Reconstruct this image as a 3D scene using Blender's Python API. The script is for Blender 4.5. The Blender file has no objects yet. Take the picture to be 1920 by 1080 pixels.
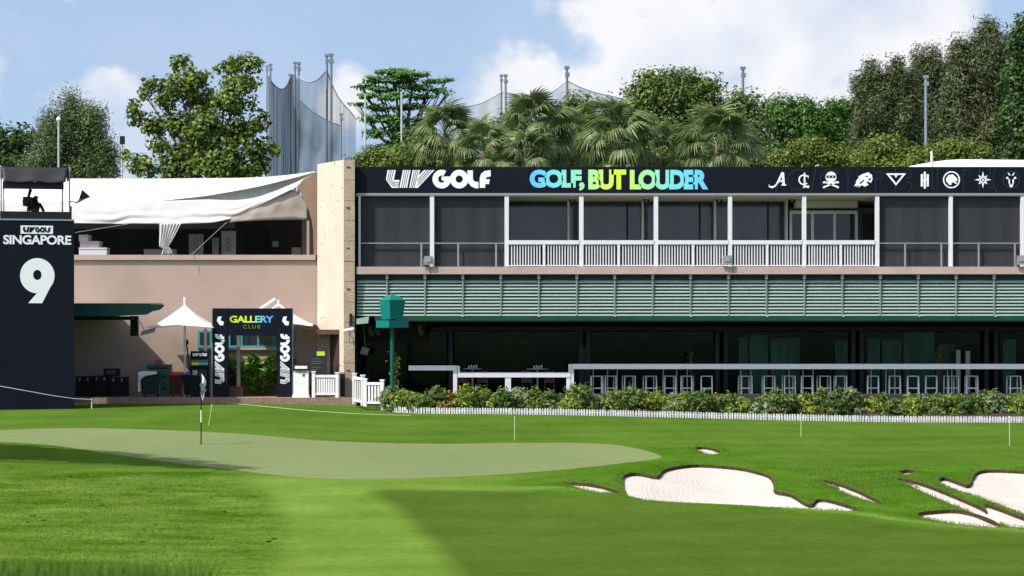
import bpy, math, random
import numpy as np
from mathutils import Vector, Matrix, Euler
from mathutils.geometry import delaunay_2d_cdt

random.seed(7)
rng = np.random.default_rng(7)
SC = bpy.context.scene
COL = SC.collection

# ------------------------------------------------------------------ camera
F = 4000.0      # focal length in photograph pixels (1920 wide)
EYE = 3.0
HZ = 621.0      # row of the horizon
cam_d = bpy.data.cameras.new('camera')
cam = bpy.data.objects.new('camera', cam_d)
COL.objects.link(cam)
cam.location = (0, 0, EYE)
cam.rotation_euler = (math.radians(90), 0, 0)
cam_d.sensor_width = 36.0
cam_d.lens = 36.0 * F / 1920.0
cam_d.shift_y = (HZ - 540.0) / 1920.0
cam_d.clip_end = 9000
cam_d.dof.use_dof = True
cam_d.dof.focus_distance = 88
cam_d.dof.aperture_fstop = 2.4
SC.camera = cam

# ------------------------------------------------------------------ sun, sky
SUN = Vector((-0.62, -0.42, 0.93)).normalized()      # towards the sun
sun_d = bpy.data.lights.new('sun', 'SUN')
sun_d.energy = 4.05
sun_d.angle = math.radians(0.53)
sun_d.color = (1.0, 0.95, 0.87)
sun = bpy.data.objects.new('sun', sun_d)
COL.objects.link(sun)
sun.rotation_euler = SUN.to_track_quat('Z', 'Y').to_euler()
sun.location = (-40, -20, 60)

world = bpy.data.worlds.new('World')
SC.world = world
world.use_nodes = True
SC.view_settings.view_transform = 'Standard'
SC.view_settings.look = 'None'
SC.view_settings.exposure = 0.52
SC.view_settings.gamma = 1.0
SC.view_settings.use_curve_mapping = False
SKY_STRENGTH = 0.15
def pixdir(px, py):
    return Vector(((px - 960) / F, 1.0, (HZ - py) / F)).normalized()
def build_world():
    nt = world.node_tree
    N, L = nt.nodes, nt.links
    N.clear()
    out = N.new('ShaderNodeOutputWorld')
    geo = N.new('ShaderNodeTexCoord')
    nrm = N.new('ShaderNodeVectorMath'); nrm.operation = 'NORMALIZE'
    L.new(geo.outputs['Generated'], nrm.inputs[0])
    # the sky is read a little above the true direction, clear of the yellow band at the horizon
    add = N.new('ShaderNodeVectorMath'); add.operation = 'ADD'
    add.inputs[1].default_value = (0, 0, 0.12)
    L.new(nrm.outputs[0], add.inputs[0])
    n2 = N.new('ShaderNodeVectorMath'); n2.operation = 'NORMALIZE'
    L.new(add.outputs[0], n2.inputs[0])
    sky = N.new('ShaderNodeTexSky'); sky.sky_type = 'NISHITA'
    sky.sun_disc = False
    sky.sun_elevation = math.asin(SUN.z)
    sky.sun_rotation = math.atan2(SUN.x, SUN.y)
    sky.air_density = 1.0; sky.dust_density = 3.2; sky.ozone_density = 1.6
    L.new(n2.outputs[0], sky.inputs['Vector'])
    b1 = N.new('ShaderNodeBackground'); b1.inputs['Strength'].default_value = SKY_STRENGTH
    L.new(sky.outputs[0], b1.inputs['Color'])
    b2 = N.new('ShaderNodeBackground'); b2.inputs['Strength'].default_value = 0.70
    # cloud cover
    noise = N.new('ShaderNodeTexNoise'); noise.inputs['Scale'].default_value = 34
    noise.inputs['Detail'].default_value = 7; noise.inputs['Roughness'].default_value = 0.52
    mp = N.new('ShaderNodeVectorMath'); mp.operation = 'MULTIPLY'; mp.inputs[1].default_value = (1, 1, 1.25)
    L.new(nrm.outputs[0], mp.inputs[0]); L.new(mp.outputs[0], noise.inputs['Vector'])
    last = None
    blobs = [(1290, 40, 230, 1.0), (1480, 90, 260, 1.0), (1160, 190, 150, 1.0), (990, 150, 85, .9), (1660, 60, 260, .8),
             (190, 215, 85, .85), (225, 290, 100, .85), (650, 190, 55, .8), (960, 215, 120, .95), (1500, 240, 240, .75)]
    for (px, py, r, k) in blobs:
        d = N.new('ShaderNodeVectorMath'); d.operation = 'DISTANCE'
        d.inputs[1].default_value = pixdir(px, py)
        L.new(nrm.outputs[0], d.inputs[0])
        m = N.new('ShaderNodeMapRange'); m.inputs['From Min'].default_value = 0; m.inputs['From Max'].default_value = 1.5 * r / F
        m.inputs['To Min'].default_value = k; m.inputs['To Max'].default_value = 0
        L.new(d.outputs['Value'], m.inputs['Value'])
        if last is None: last = m.outputs[0]
        else:
            mx = N.new('ShaderNodeMath'); mx.operation = 'MAXIMUM'
            L.new(last, mx.inputs[0]); L.new(m.outputs[0], mx.inputs[1]); last = mx.outputs[0]
    big = N.new('ShaderNodeTexNoise'); big.inputs['Scale'].default_value = 3.1; big.inputs['Detail'].default_value = 3
    L.new(nrm.outputs[0], big.inputs['Vector'])
    bm = N.new('ShaderNodeMapRange'); bm.inputs['From Min'].default_value = .56; bm.inputs['From Max'].default_value = .80
    L.new(big.outputs['Fac'], bm.inputs['Value'])
    mx = N.new('ShaderNodeMath'); mx.operation = 'MAXIMUM'
    L.new(last, mx.inputs[0]); L.new(bm.outputs[0], mx.inputs[1]); last = mx.outputs[0]
    ns = N.new('ShaderNodeMath'); ns.operation = 'MULTIPLY_ADD'; ns.inputs[1].default_value = 1.5; ns.inputs[2].default_value = -0.75
    L.new(noise.outputs['Fac'], ns.inputs[0])
    sm = N.new('ShaderNodeMath'); sm.operation = 'ADD'
    L.new(last, sm.inputs[0]); L.new(ns.outputs[0], sm.inputs[1])
    fac = N.new('ShaderNodeMapRange'); fac.interpolation_type = 'SMOOTHSTEP'
    fac.inputs['From Min'].default_value = .22; fac.inputs['From Max'].default_value = .62
    fac.inputs['To Min'].default_value = .14; fac.inputs['To Max'].default_value = .93
    L.new(sm.outputs[0], fac.inputs['Value'])
    # thicker cloud is a little greyer in places
    n3 = N.new('ShaderNodeTexNoise'); n3.inputs['Scale'].default_value = 13; n3.inputs['Detail'].default_value = 4
    L.new(mp.outputs[0], n3.inputs['Vector'])
    cr = N.new('ShaderNodeValToRGB')
    cr.color_ramp.elements[0].position = .36; cr.color_ramp.elements[0].color = (.66, .74, .90, 1)
    cr.color_ramp.elements[1].position = .60; cr.color_ramp.elements[1].color = (1.0, .985, 1.0, 1)
    L.new(n3.outputs['Fac'], cr.inputs[0]); L.new(cr.outputs[0], b2.inputs['Color'])
    mix = N.new('ShaderNodeMixShader')
    L.new(fac.outputs[0], mix.inputs[0]); L.new(b1.outputs[0], mix.inputs[1]); L.new(b2.outputs[0], mix.inputs[2])
    L.new(mix.outputs[0], out.inputs['Surface'])
build_world()

# ------------------------------------------------------------------ helpers
def X(px, d): return (px - 960.0) / F * d
def Z(py, d): return EYE - (py - HZ) / F * d
def P(px, py, d): return Vector((X(px, d), d, Z(py, d)))

def s2l(c):
    def f(v):
        v /= 255.0
        return v / 12.92 if v <= .04045 else ((v + .055) / 1.055) ** 2.4
    return tuple(f(v) for v in c)

MATS = {}
def mat(name, col, rough=.7, metal=0.0, var=0.0, scale=2.0, bump=0.0, bscale=30.0, spec=.3, stretch=(1, 1, 1), detail=5, col2=None):
    if name in MATS: return MATS[name]
    m = bpy.data.materials.new(name); m.use_nodes = True
    nt = m.node_tree; N, L = nt.nodes, nt.links
    b = N['Principled BSDF']
    b.inputs['Base Color'].default_value = (*col, 1)
    b.inputs['Roughness'].default_value = rough
    b.inputs['Metallic'].default_value = metal
    b.inputs['Specular IOR Level'].default_value = spec
    if var > 0 or bump > 0 or col2:
        geo = N.new('ShaderNodeNewGeometry')
        mp = N.new('ShaderNodeVectorMath'); mp.operation = 'MULTIPLY'; mp.inputs[1].default_value = stretch
        L.new(geo.outputs['Position'], mp.inputs[0])
        if var > 0 or col2:
            n = N.new('ShaderNodeTexNoise'); n.inputs['Scale'].default_value = scale; n.inputs['Detail'].default_value = detail
            n.inputs['Roughness'].default_value = .6
            L.new(mp.outputs[0], n.inputs['Vector'])
            r = N.new('ShaderNodeValToRGB')
            r.color_ramp.elements[0].position = .3; r.color_ramp.elements[1].position = .7
            if col2:
                r.color_ramp.elements[0].color = (*col, 1); r.color_ramp.elements[1].color = (*col2, 1)
            else:
                r.color_ramp.elements[0].color = (*[max(0, c * (1 - var)) for c in col], 1)
                r.color_ramp.elements[1].color = (*[min(1, c * (1 + var)) for c in col], 1)
            L.new(n.outputs['Fac'], r.inputs[0]); L.new(r.outputs[0], b.inputs['Base Color'])
        if bump > 0:
            n = N.new('ShaderNodeTexNoise'); n.inputs['Scale'].default_value = bscale; n.inputs['Detail'].default_value = 4
            L.new(mp.outputs[0], n.inputs['Vector'])
            bp = N.new('ShaderNodeBump'); bp.inputs['Strength'].default_value = bump; bp.inputs['Distance'].default_value = .05
            L.new(n.outputs['Fac'], bp.inputs['Height']); L.new(bp.outputs[0], b.inputs['Normal'])
    MATS[name] = m
    return m

ORG = {}
def link(o): COL.objects.link(o); return o
def setp(o, label=None, cat=None, group=None, kind=None):
    if label: o['label'] = label
    if cat: o['category'] = cat
    if group: o['group'] = group
    if kind: o['kind'] = kind
    return o
def thing(name, label, cat, loc=(0, 0, 0), group=None, rotz=0.0):
    o = link(bpy.data.objects.new(name, None))
    o.empty_display_size = .3
    o.location = loc; o.rotation_euler = (0, 0, rotz)
    ORG[o] = Vector(loc) if rotz == 0 else Vector((0, 0, 0))
    return setp(o, label, cat, group)
def mesh_from(name, V, Fc, m, smooth=False):
    me = bpy.data.meshes.new(name)
    me.from_pydata(V, [], Fc)
    if m: me.materials.append(m)
    if smooth:
        me.polygons.foreach_set('use_smooth', [True] * len(me.polygons))
    return me

class MB:
    def __init__(self): self.v = []; self.f = []
    def box(self, x0, x1, y0, y1, z0, z1):
        if x0 > x1: x0, x1 = x1, x0
        if y0 > y1: y0, y1 = y1, y0
        if z0 > z1: z0, z1 = z1, z0
        n = len(self.v)
        self.v += [(x0, y0, z0), (x1, y0, z0), (x1, y1, z0), (x0, y1, z0), (x0, y0, z1), (x1, y0, z1), (x1, y1, z1), (x0, y1, z1)]
        self.f += [tuple(n + i for i in q) for q in ((0, 3, 2, 1), (4, 5, 6, 7), (0, 1, 5, 4), (1, 2, 6, 5), (2, 3, 7, 6), (3, 0, 4, 7))]
        return self
    def pbox(self, px0, px1, py0, py1, d0, d1):
        return self.box(X(px0, d0), X(px1, d0), d0, d1, Z(py1, d0), Z(py0, d0))
    def hexa(self, lo, hi):           # two quads of four points
        n = len(self.v)
        self.v += [tuple(p) for p in lo] + [tuple(p) for p in hi]
        self.f += [tuple(n + i for i in q) for q in ((0, 3, 2, 1), (4, 5, 6, 7), (0, 1, 5, 4), (1, 2, 6, 5), (2, 3, 7, 6), (3, 0, 4, 7))]
        return self
    def tube(self, pts, rad, n=8, cap=True):
        pts = [Vector(p) for p in pts]
        if not isinstance(rad, (list, tuple)): rad = [rad] * len(pts)
        base = len(self.v)
        for i, p in enumerate(pts):
            a = pts[max(i - 1, 0)]; b = pts[min(i + 1, len(pts) - 1)]
            t = (b - a).normalized() if (b - a).length > 1e-9 else Vector((0, 0, 1))
            ref = Vector((0, 0, 1)) if abs(t.z) < .9 else Vector((1, 0, 0))
            u = t.cross(ref).normalized(); w = t.cross(u).normalized()
            for k in range(n):
                an = 2 * math.pi * k / n
                self.v.append(tuple(p + (u * math.cos(an) + w * math.sin(an)) * rad[i]))
        for i in range(len(pts) - 1):
            for k in range(n):
                a = base + i * n + k; b = base + i * n + (k + 1) % n
                self.f.append((a, b, b + n, a + n))
        if cap:
            self.f.append(tuple(base + k for k in range(n))[::-1])
            self.f.append(tuple(base + (len(pts) - 1) * n + k for k in range(n)))
        return self
    def poly(self, pts):
        n = len(self.v)
        self.v += [tuple(p) for p in pts]
        self.f.append(tuple(range(n, n + len(pts))))
        return self
    def prism(self, pts, off):        # polygon swept along the vector off
        n = len(self.v); k = len(pts); off = Vector(off)
        self.v += [tuple(p) for p in pts] + [tuple(Vector(p) + off) for p in pts]
        self.f.append(tuple(range(n, n + k)))
        self.f.append(tuple(range(n + 2 * k - 1, n + k - 1, -1)))
        for i in range(k):
            j = (i + 1) % k
            self.f.append((n + j, n + i, n + k + i, n + k + j))
        return self
    def ring(self, c, u, v, ro, ri, a0=0, a1=360, n=28, off=None):
        c, u, v = Vector(c), Vector(u), Vector(v)
        base = len(self.v)
        full = abs(a1 - a0) >= 359.9
        for i in range(n + (0 if full else 1)):
            a = math.radians(a0 + (a1 - a0) * i / n)
            dr = u * math.cos(a) + v * math.sin(a)
            self.v += [tuple(c + dr * ro), tuple(c + dr * ri)]
        m = n if full else n + 1
        for i in range(n):
            j = (i + 1) % m
            self.f.append((base + 2 * i, base + 2 * i + 1, base + 2 * j + 1, base + 2 * j))
        return self
    def disc(self, c, u, v, r, n=24):
        c, u, v = Vector(c), Vector(u), Vector(v)
        return self.poly([c + (u * math.cos(2 * math.pi * i / n) + v * math.sin(2 * math.pi * i / n)) * r for i in range(n)])
    def grid(self, rows):             # loft: list of rows of points
        base = len(self.v); nc = len(rows[0])
        for r in rows: self.v += [tuple(p) for p in r]
        for i in range(len(rows) - 1):
            for j in range(nc - 1):
                a = base + i * nc + j
                self.f.append((a, a + 1, a + nc + 1, a + nc))
        return self
    def build(self, name, m, parent=None, smooth=False, local=False, kind=None, thick=0):
        org = Vector((0, 0, 0))
        if parent is not None and not local: org = ORG.get(parent, Vector((0, 0, 0)))
        V = [(a - org.x, b - org.y, c - org.z) for a, b, c in self.v]
        o = bpy.data.objects.new(name, mesh_from(name, V, self.f, m, smooth))
        link(o)
        if parent is not None: o.parent = parent
        ORG[o] = org if not local else Vector((0, 0, 0))
        if kind: o['kind'] = kind
        if thick:
            md = o.modifiers.new('thick', 'SOLIDIFY'); md.thickness = thick; md.offset = 0
        return o

def dup(root, loc, label, rotz=None, group=None):
    r = root.copy(); link(r); r.location = loc; r['label'] = label
    if rotz is not None: r.rotation_euler.z = rotz
    if group: r['group'] = group
    for ch in list(root.children):
        c = ch.copy(); link(c); c.parent = r
        for g in ch.children:
            e = g.copy(); link(e); e.parent = c
    return r

ORD = ['first', 'second', 'third', 'fourth', 'fifth', 'sixth', 'seventh', 'eighth', 'ninth', 'tenth', 'eleventh', 'twelfth', 'thirteenth',
       'fourteenth', 'fifteenth', 'sixteenth', 'seventeenth', 'eighteenth', 'nineteenth', 'twentieth', 'twenty-first', 'twenty-second', 'twenty-third', 'twenty-fourth']

# text (built-in font) turned into flat mesh outlines, done before the scene grows
TXT = {}
def text_mesh(body, bold=.02, space=1.0, shear=0.0):
    key = (body, bold, space, shear)
    if key in TXT: return TXT[key]
    c = bpy.data.curves.new('lettering', 'FONT')
    c.body = body; c.offset = bold; c.space_character = space; c.shear = shear; c.resolution_u = 4
    c.fill_mode = 'FRONT'
    o = bpy.data.objects.new('lettering', c); link(o)
    dg = bpy.context.evaluated_depsgraph_get()
    me = bpy.data.meshes.new_from_object(o.evaluated_get(dg))
    V = np.array([v.co[:] for v in me.vertices]); Fc = [tuple(p.vertices) for p in me.polygons]
    bpy.data.objects.remove(o); bpy.data.curves.remove(c); bpy.data.meshes.remove(me)
    lo, hi = V.min(0), V.max(0)
    V = (V - lo) / np.maximum(hi - lo, 1e-9)
    TXT[key] = (V, Fc)
    return TXT[key]
def put_text(mb, body, org, u, v, bold=.02, space=1.0, shear=0.0):
    """org = lower left corner, u, v = full width and height vectors"""
    V, Fc = text_mesh(body, bold, space, shear)
    org, u, v = Vector(org), Vector(u), Vector(v)
    n = len(mb.v)
    for a in V: mb.v.append(tuple(org + u * float(a[0]) + v * float(a[1])))
    mb.f += [tuple(n + i for i in f) for f in Fc]
def ptext(mb, body, px0, px1, py0, py1, d, **k):
    put_text(mb, body, P(px0, py1, d), Vector((X(px1, d) - X(px0, d), 0, 0)), Vector((0, 0, Z(py0, d) - Z(py1, d))), **k)
for tx in [('GOLF,', .045, .86, 0), ('BUT', .045, .86, 0), ('LOUDER', .045, .86, 0)]: text_mesh(tx[0], .058, tx[2])

# golf-league wordmark: striped slanted letters, then heavy round ones. Unit box 0..1 x 0..1
def wordmark(mb, lines, org, u, v, nrm):
    org, u, v, nrm = Vector(org), Vector(u), Vector(v), Vector(nrm)
    def q(x, y, lift=0): return org + u * ((x - 30) / 1805.0) + v * ((395 - y) / 320.0) + nrm * lift
    for k, pl in enumerate([[(60, 80), (200, 80), (165, 250), (265, 250), (245, 385), (130, 385), (30, 240)],
               [(325, 80), (455, 80), (395, 385), (262, 385)],
               [(490, 80), (620, 80), (590, 168), (690, 80), (865, 80), (580, 385), (430, 385)],
               [(1430, 85), (1525, 85), (1525, 225), (1545, 272), (1620, 285), (1620, 395), (1560, 390), (1490, 355), (1440, 290)],
               [(1642, 385), (1642, 220), (1662, 150), (1720, 98), (1830, 80), (1830, 190), (1765, 200), (1742, 238), (1815, 238), (1800, 320), (1737, 320), (1737, 385)],
               [(985, 190), (1135, 190), (1140, 285), (1060, 290), (985, 250)]]):
        mb.poly([q(x, y, .001 * (k % 2)) for x, y in pl[::-1]])
    for cx, a0, a1, lift in ((990, 62, 352, .002), (1290, 0, 360, .003)):
        n = len(mb.v); st = 30
        for i in range(st + 1):
            a = math.radians(a0 + (a1 - a0) * i / st)
            mb.v += [tuple(q(cx + 160 * math.cos(a), 235 - 160 * math.sin(a), lift)), tuple(q(cx + 62 * math.cos(a), 235 - 62 * math.sin(a), lift))]
        for i in range(st): mb.f.append((n + 2 * i, n + 2 * i + 1, n + 2 * i + 3, n + 2 * i + 2))
    if lines is not None:
        def line(pts, w):
            for (x0, y0), (x1, y1) in zip(pts[:-1], pts[1:]):
                dx, dy = x1 - x0, y1 - y0; l = math.hypot(dx, dy); nx, ny = -dy / l * w, dx / l * w
                lines.poly([q(x0 + nx, y0 + ny, .006), q(x0 - nx, y0 - ny, .006), q(x1 - nx, y1 - ny, .006), q(x1 + nx, y1 + ny, .006)])
        for k in range(1, 4):
            t = k / 4
            line([(60 + 140 * t, 80), (30 + 120 * t, 245), (130 + 60 * t, 375 - 90 * t)], 5)
            line([(130 + 40 * t, 385 - 130 * t), (255, 385 - 130 * t)], 5)
            line([(325 + 130 * t, 80), (262 + 133 * t, 385)], 5)
            line([(490 + 125 * t, 80), (430 + 110 * t, 385)], 5)
            line([(690 + 170 * t, 80), (560 + 30 * t, 220 + 160 * t)], 5)

# ------------------------------------------------------------------ materials
M_pink = mat('pink_render', (.385, .288, .247), .85, var=.10, scale=.55, bump=.1, bscale=40)
M_pinkcap = mat('pink_cap', (.42, .31, .265), .8, var=.07, scale=1.5)
M_slab = mat('pink_slab', (.41, .31, .30), .8, var=.10, scale=1.2)
M_navy = mat('navy_board', (.0042, .0062, .0150), .6, var=.15, scale=.7, spec=.12)
M_black = mat('black_matt', (.006, .006, .008), .7)
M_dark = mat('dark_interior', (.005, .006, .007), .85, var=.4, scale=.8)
M_darkbrown = mat('dark_brown_interior', (.03, .022, .018), .9, var=.3, scale=.8)
M_white = mat('white_paint', (.76, .76, .78), .5, var=.04, scale=3)
M_whitemetal = mat('white_metal', (.62, .63, .68), .45, var=.05, scale=4)
M_letter = mat('white_lettering', (.78, .79, .84), .5)
M_tent = mat('white_tent_fabric', (.80, .80, .81), .75, var=.03, scale=1.5, bump=.25, bscale=3)
M_valance = mat('white_valance_fabric', (.67, .665, .67), .8, var=.04, scale=1.2, bump=.2, bscale=4)
M_shadefab = mat('shaded_white_fabric', (.46, .41, .385), .85, var=.06, scale=2, bump=.3, bscale=4)  # shaded end of the white marquee, with the shade put into its colour
M_steel = mat('steel_rail', (.30, .31, .34), .4, metal=.4)
M_teal = mat('teal_paint', (.0, .15, .13), .4, var=.06, scale=5)
M_greengut = mat('green_gutter', (.002, .042, .018), .4, var=.2, scale=1.3)
M_awnframe = mat('awning_frame', (.19, .27, .25), .5, metal=.2)
M_slat = mat('louvre_slat', (.31, .42, .385), .42, metal=.15, var=.10, scale=2.4, stretch=(.6, 1, 8))
M_ceiling = mat('ceiling_white', (.50, .50, .49), .8)
M_tealwin = mat('teal_window_frame', (.05, .26, .28), .5)
M_beam = mat('navy_beam', (.010, .013, .022), .5)
M_red = mat('red_plastic', (.28, .012, .018), .5)
M_blue = mat('blue_plastic', (.03, .11, .36), .5)
M_tealcrate = mat('teal_plastic', (.035, .14, .12), .5, var=.1)
M_brown = mat('brown_timber', (.10, .06, .038), .7, var=.2, scale=6)
M_grey = mat('grey_plastic', (.26, .27, .29), .5)
M_midgrey = mat('mid_grey_print', (.10, .10, .11), .6)
M_faint = mat('faint_grey_print', (.035, .04, .05), .6)
M_lime = mat('lime_print', (.50, .62, .015), .6)
M_cyan = mat('cyan_print', (.06, .38, .55), .6)
M_sand = mat('bunker_sand', (.46, .425, .385), .95, var=.06, scale=1.6, bump=.25, bscale=12, spec=.1)
M_lip = mat('soil_lip', (.05, .033, .018), .95, var=.5, scale=7, bump=.6, bscale=22, spec=.1)
M_bark = mat('bark', (.10, .08, .062), .9, var=.3, scale=3, bump=.5, bscale=9, stretch=(1, 1, .3))
M_palmtrunk = mat('palm_trunk', (.14, .11, .085), .9, var=.3, scale=4, stretch=(1, 1, 4))
M_pave = mat('pavement_brick', (.24, .165, .135), .9, var=.3, scale=5, bump=.2)
M_terrace = mat('terrace_tile', (.035, .032, .03), .8, var=.2, scale=3)
M_pole = mat('net_pole', (.17, .20, .25), .5, metal=.3)
M_polelight = mat('pale_pole', (.42, .46, .48), .5)
M_skin = mat('skin', (.26, .15, .10), .6)
M_cloth = mat('dark_clothes', (.010, .010, .013), .85)
M_stone = mat('stone_course', (.36, .285, .215), .9, var=.16, scale=1.6, bump=.5, bscale=14)

def translucent(m, k):
    nt = m.node_tree; N, L = nt.nodes, nt.links; b = N['Principled BSDF']; out = N['Material Output']
    t = N.new('ShaderNodeBsdfTranslucent')
    ln = b.inputs['Base Color'].links
    if ln: L.new(ln[0].from_socket, t.inputs['Color'])
    else: t.inputs['Color'].default_value = b.inputs['Base Color'].default_value
    mx = N.new('ShaderNodeMixShader'); mx.inputs[0].default_value = k
    L.new(b.outputs[0], mx.inputs[1]); L.new(t.outputs[0], mx.inputs[2]); L.new(mx.outputs[0], out.inputs['Surface'])
for m_, k_ in ((M_tent, .3), (M_valance, .25), (M_shadefab, .25)): translucent(m_, k_)

def see_through(m, k):
    nt = m.node_tree; N, L = nt.nodes, nt.links; b = N['Principled BSDF']; out = N['Material Output']
    t = N.new('ShaderNodeBsdfTransparent'); mx = N.new('ShaderNodeMixShader'); mx.inputs[0].default_value = k
    L.new(b.outputs[0], mx.inputs[1]); L.new(t.outputs[0], mx.inputs[2]); L.new(mx.outputs[0], out.inputs['Surface'])
def rake_sand():
    nt = M_sand.node_tree; N, L = nt.nodes, nt.links; b = N['Principled BSDF']; old = b.inputs['Normal'].links[0].from_socket
    geo = N.new('ShaderNodeNewGeometry'); w = N.new('ShaderNodeTexWave'); w.inputs['Scale'].default_value = 2.3; w.inputs['Distortion'].default_value = 9; w.inputs['Detail'].default_value = 3; w.inputs['Detail Scale'].default_value = .6
    L.new(geo.outputs['Position'], w.inputs['Vector'])
    bp = N.new('ShaderNodeBump'); bp.inputs['Strength'].default_value = .10; bp.inputs['Distance'].default_value = .05
    L.new(w.outputs['Fac'], bp.inputs['Height']); L.new(old, bp.inputs['Normal']); L.new(bp.outputs[0], b.inputs['Normal'])
rake_sand()

def stone_face():
    m = mat('pitted_stone', (.54, .463, .385), .9, var=.07, scale=1.1, bump=.5, bscale=18)
    nt = m.node_tree; N, L = nt.nodes, nt.links
    b = N['Principled BSDF']; src = b.inputs['Base Color'].links[0].from_socket
    geo = N.new('ShaderNodeNewGeometry')
    vo = N.new('ShaderNodeTexVoronoi'); vo.inputs['Scale'].default_value = 3.6; vo.inputs['Randomness'].default_value = 1
    L.new(geo.outputs['Position'], vo.inputs['Vector'])
    nz = N.new('ShaderNodeTexNoise'); nz.inputs['Scale'].default_value = 2.7; L.new(geo.outputs['Position'], nz.inputs['Vector'])
    th = N.new('ShaderNodeMapRange'); th.inputs['From Min'].default_value = .35; th.inputs['From Max'].default_value = .75
    th.inputs['To Min'].default_value = .0; th.inputs['To Max'].default_value = .24
    L.new(nz.outputs['Fac'], th.inputs['Value'])
    cmp_ = N.new('ShaderNodeMath'); cmp_.operation = 'LESS_THAN'
    L.new(vo.outputs['Distance'], cmp_.inputs[0]); L.new(th.outputs[0], cmp_.inputs[1])
    mx = N.new('ShaderNodeMix'); mx.data_type = 'RGBA'
    L.new(cmp_.outputs[0], mx.inputs['Factor']); L.new(src, mx.inputs[6]); mx.inputs[7].default_value = (.24, .17, .12, 1)
    L.new(mx.outputs[2], b.inputs['Base Color'])
    return m
M_pit = stone_face()

def glassy(name, col, rough=.06, spec=.6, wob=.02):
    m = mat(name, col, rough, spec=spec, bump=wob, bscale=1.1)
    return m
M_blind = mat('mesh_blind', (.043, .047, .058), .6, var=.24, scale=1.0, spec=.15, stretch=(2.2, 1, .12))  # upright streaks in the tone stand in for reflections
see_through(M_blind, .30)
M_glass = mat('balcony_glass', (.042, .043, .046), .07, spec=.6, bump=.14, bscale=1.1, var=.55, scale=.9, stretch=(1.6, 1, .35))  # uneven colour noise stands in for reflections in the panes
M_glass_lo = glassy('shop_glass', (.002, .005, .005), .08, .14, .06)
M_tealglass = mat('teal_glass', (.006, .050, .037), .25, spec=.2, var=.6, scale=1.0, stretch=(2.5, 1, .3))
M_winglass = glassy('window_glass', (.012, .018, .026), .06, .5)

def gradient_mat(name, x0, x1, stops, axis='X'):
    m = bpy.data.materials.new(name); m.use_nodes = True
    nt = m.node_tree; N, L = nt.nodes, nt.links; b = N['Principled BSDF']; b.inputs['Roughness'].default_value = .55
    geo = N.new('ShaderNodeNewGeometry'); sp = N.new('ShaderNodeSeparateXYZ'); L.new(geo.outputs['Position'], sp.inputs[0])
    mr = N.new('ShaderNodeMapRange'); mr.inputs['From Min'].default_value = x0; mr.inputs['From Max'].default_value = x1
    L.new(sp.outputs[axis], mr.inputs['Value'])
    r = N.new('ShaderNodeValToRGB'); cr = r.color_ramp
    while len(cr.elements) < len(stops): cr.elements.new(.5)
    for e, (p, c) in zip(cr.elements, stops): e.position = p; e.color = (*c, 1)
    L.new(mr.outputs[0], r.inputs[0]); L.new(r.outputs[0], b.inputs['Base Color'])
    return m

def leaf_mat(name, c0, c1, trans=.25, rough=.5, spec=.25):
    m = bpy.data.materials.new(name); m.use_nodes = True
    nt = m.node_tree; N, L = nt.nodes, nt.links; b = N['Principled BSDF']
    out = N['Material Output']
    at = N.new('ShaderNodeAttribute'); at.attribute_name = 'hue'
    r = N.new('ShaderNodeValToRGB'); r.color_ramp.elements[0].color = (*c0, 1); r.color_ramp.elements[1].color = (*c1, 1)
    L.new(at.outputs['Fac'], r.inputs[0]); L.new(r.outputs[0], b.inputs['Base Color'])
    b.inputs['Roughness'].default_value = rough; b.inputs['Specular IOR Level'].default_value = spec
    tr = N.new('ShaderNodeBsdfTranslucent'); L.new(r.outputs[0], tr.inputs['Color'])
    mx = N.new('ShaderNodeMixShader'); mx.inputs[0].default_value = trans
    L.new(b.outputs[0], mx.inputs[1]); L.new(tr.outputs[0], mx.inputs[2]); L.new(mx.outputs[0], out.inputs['Surface'])
    return m

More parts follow.
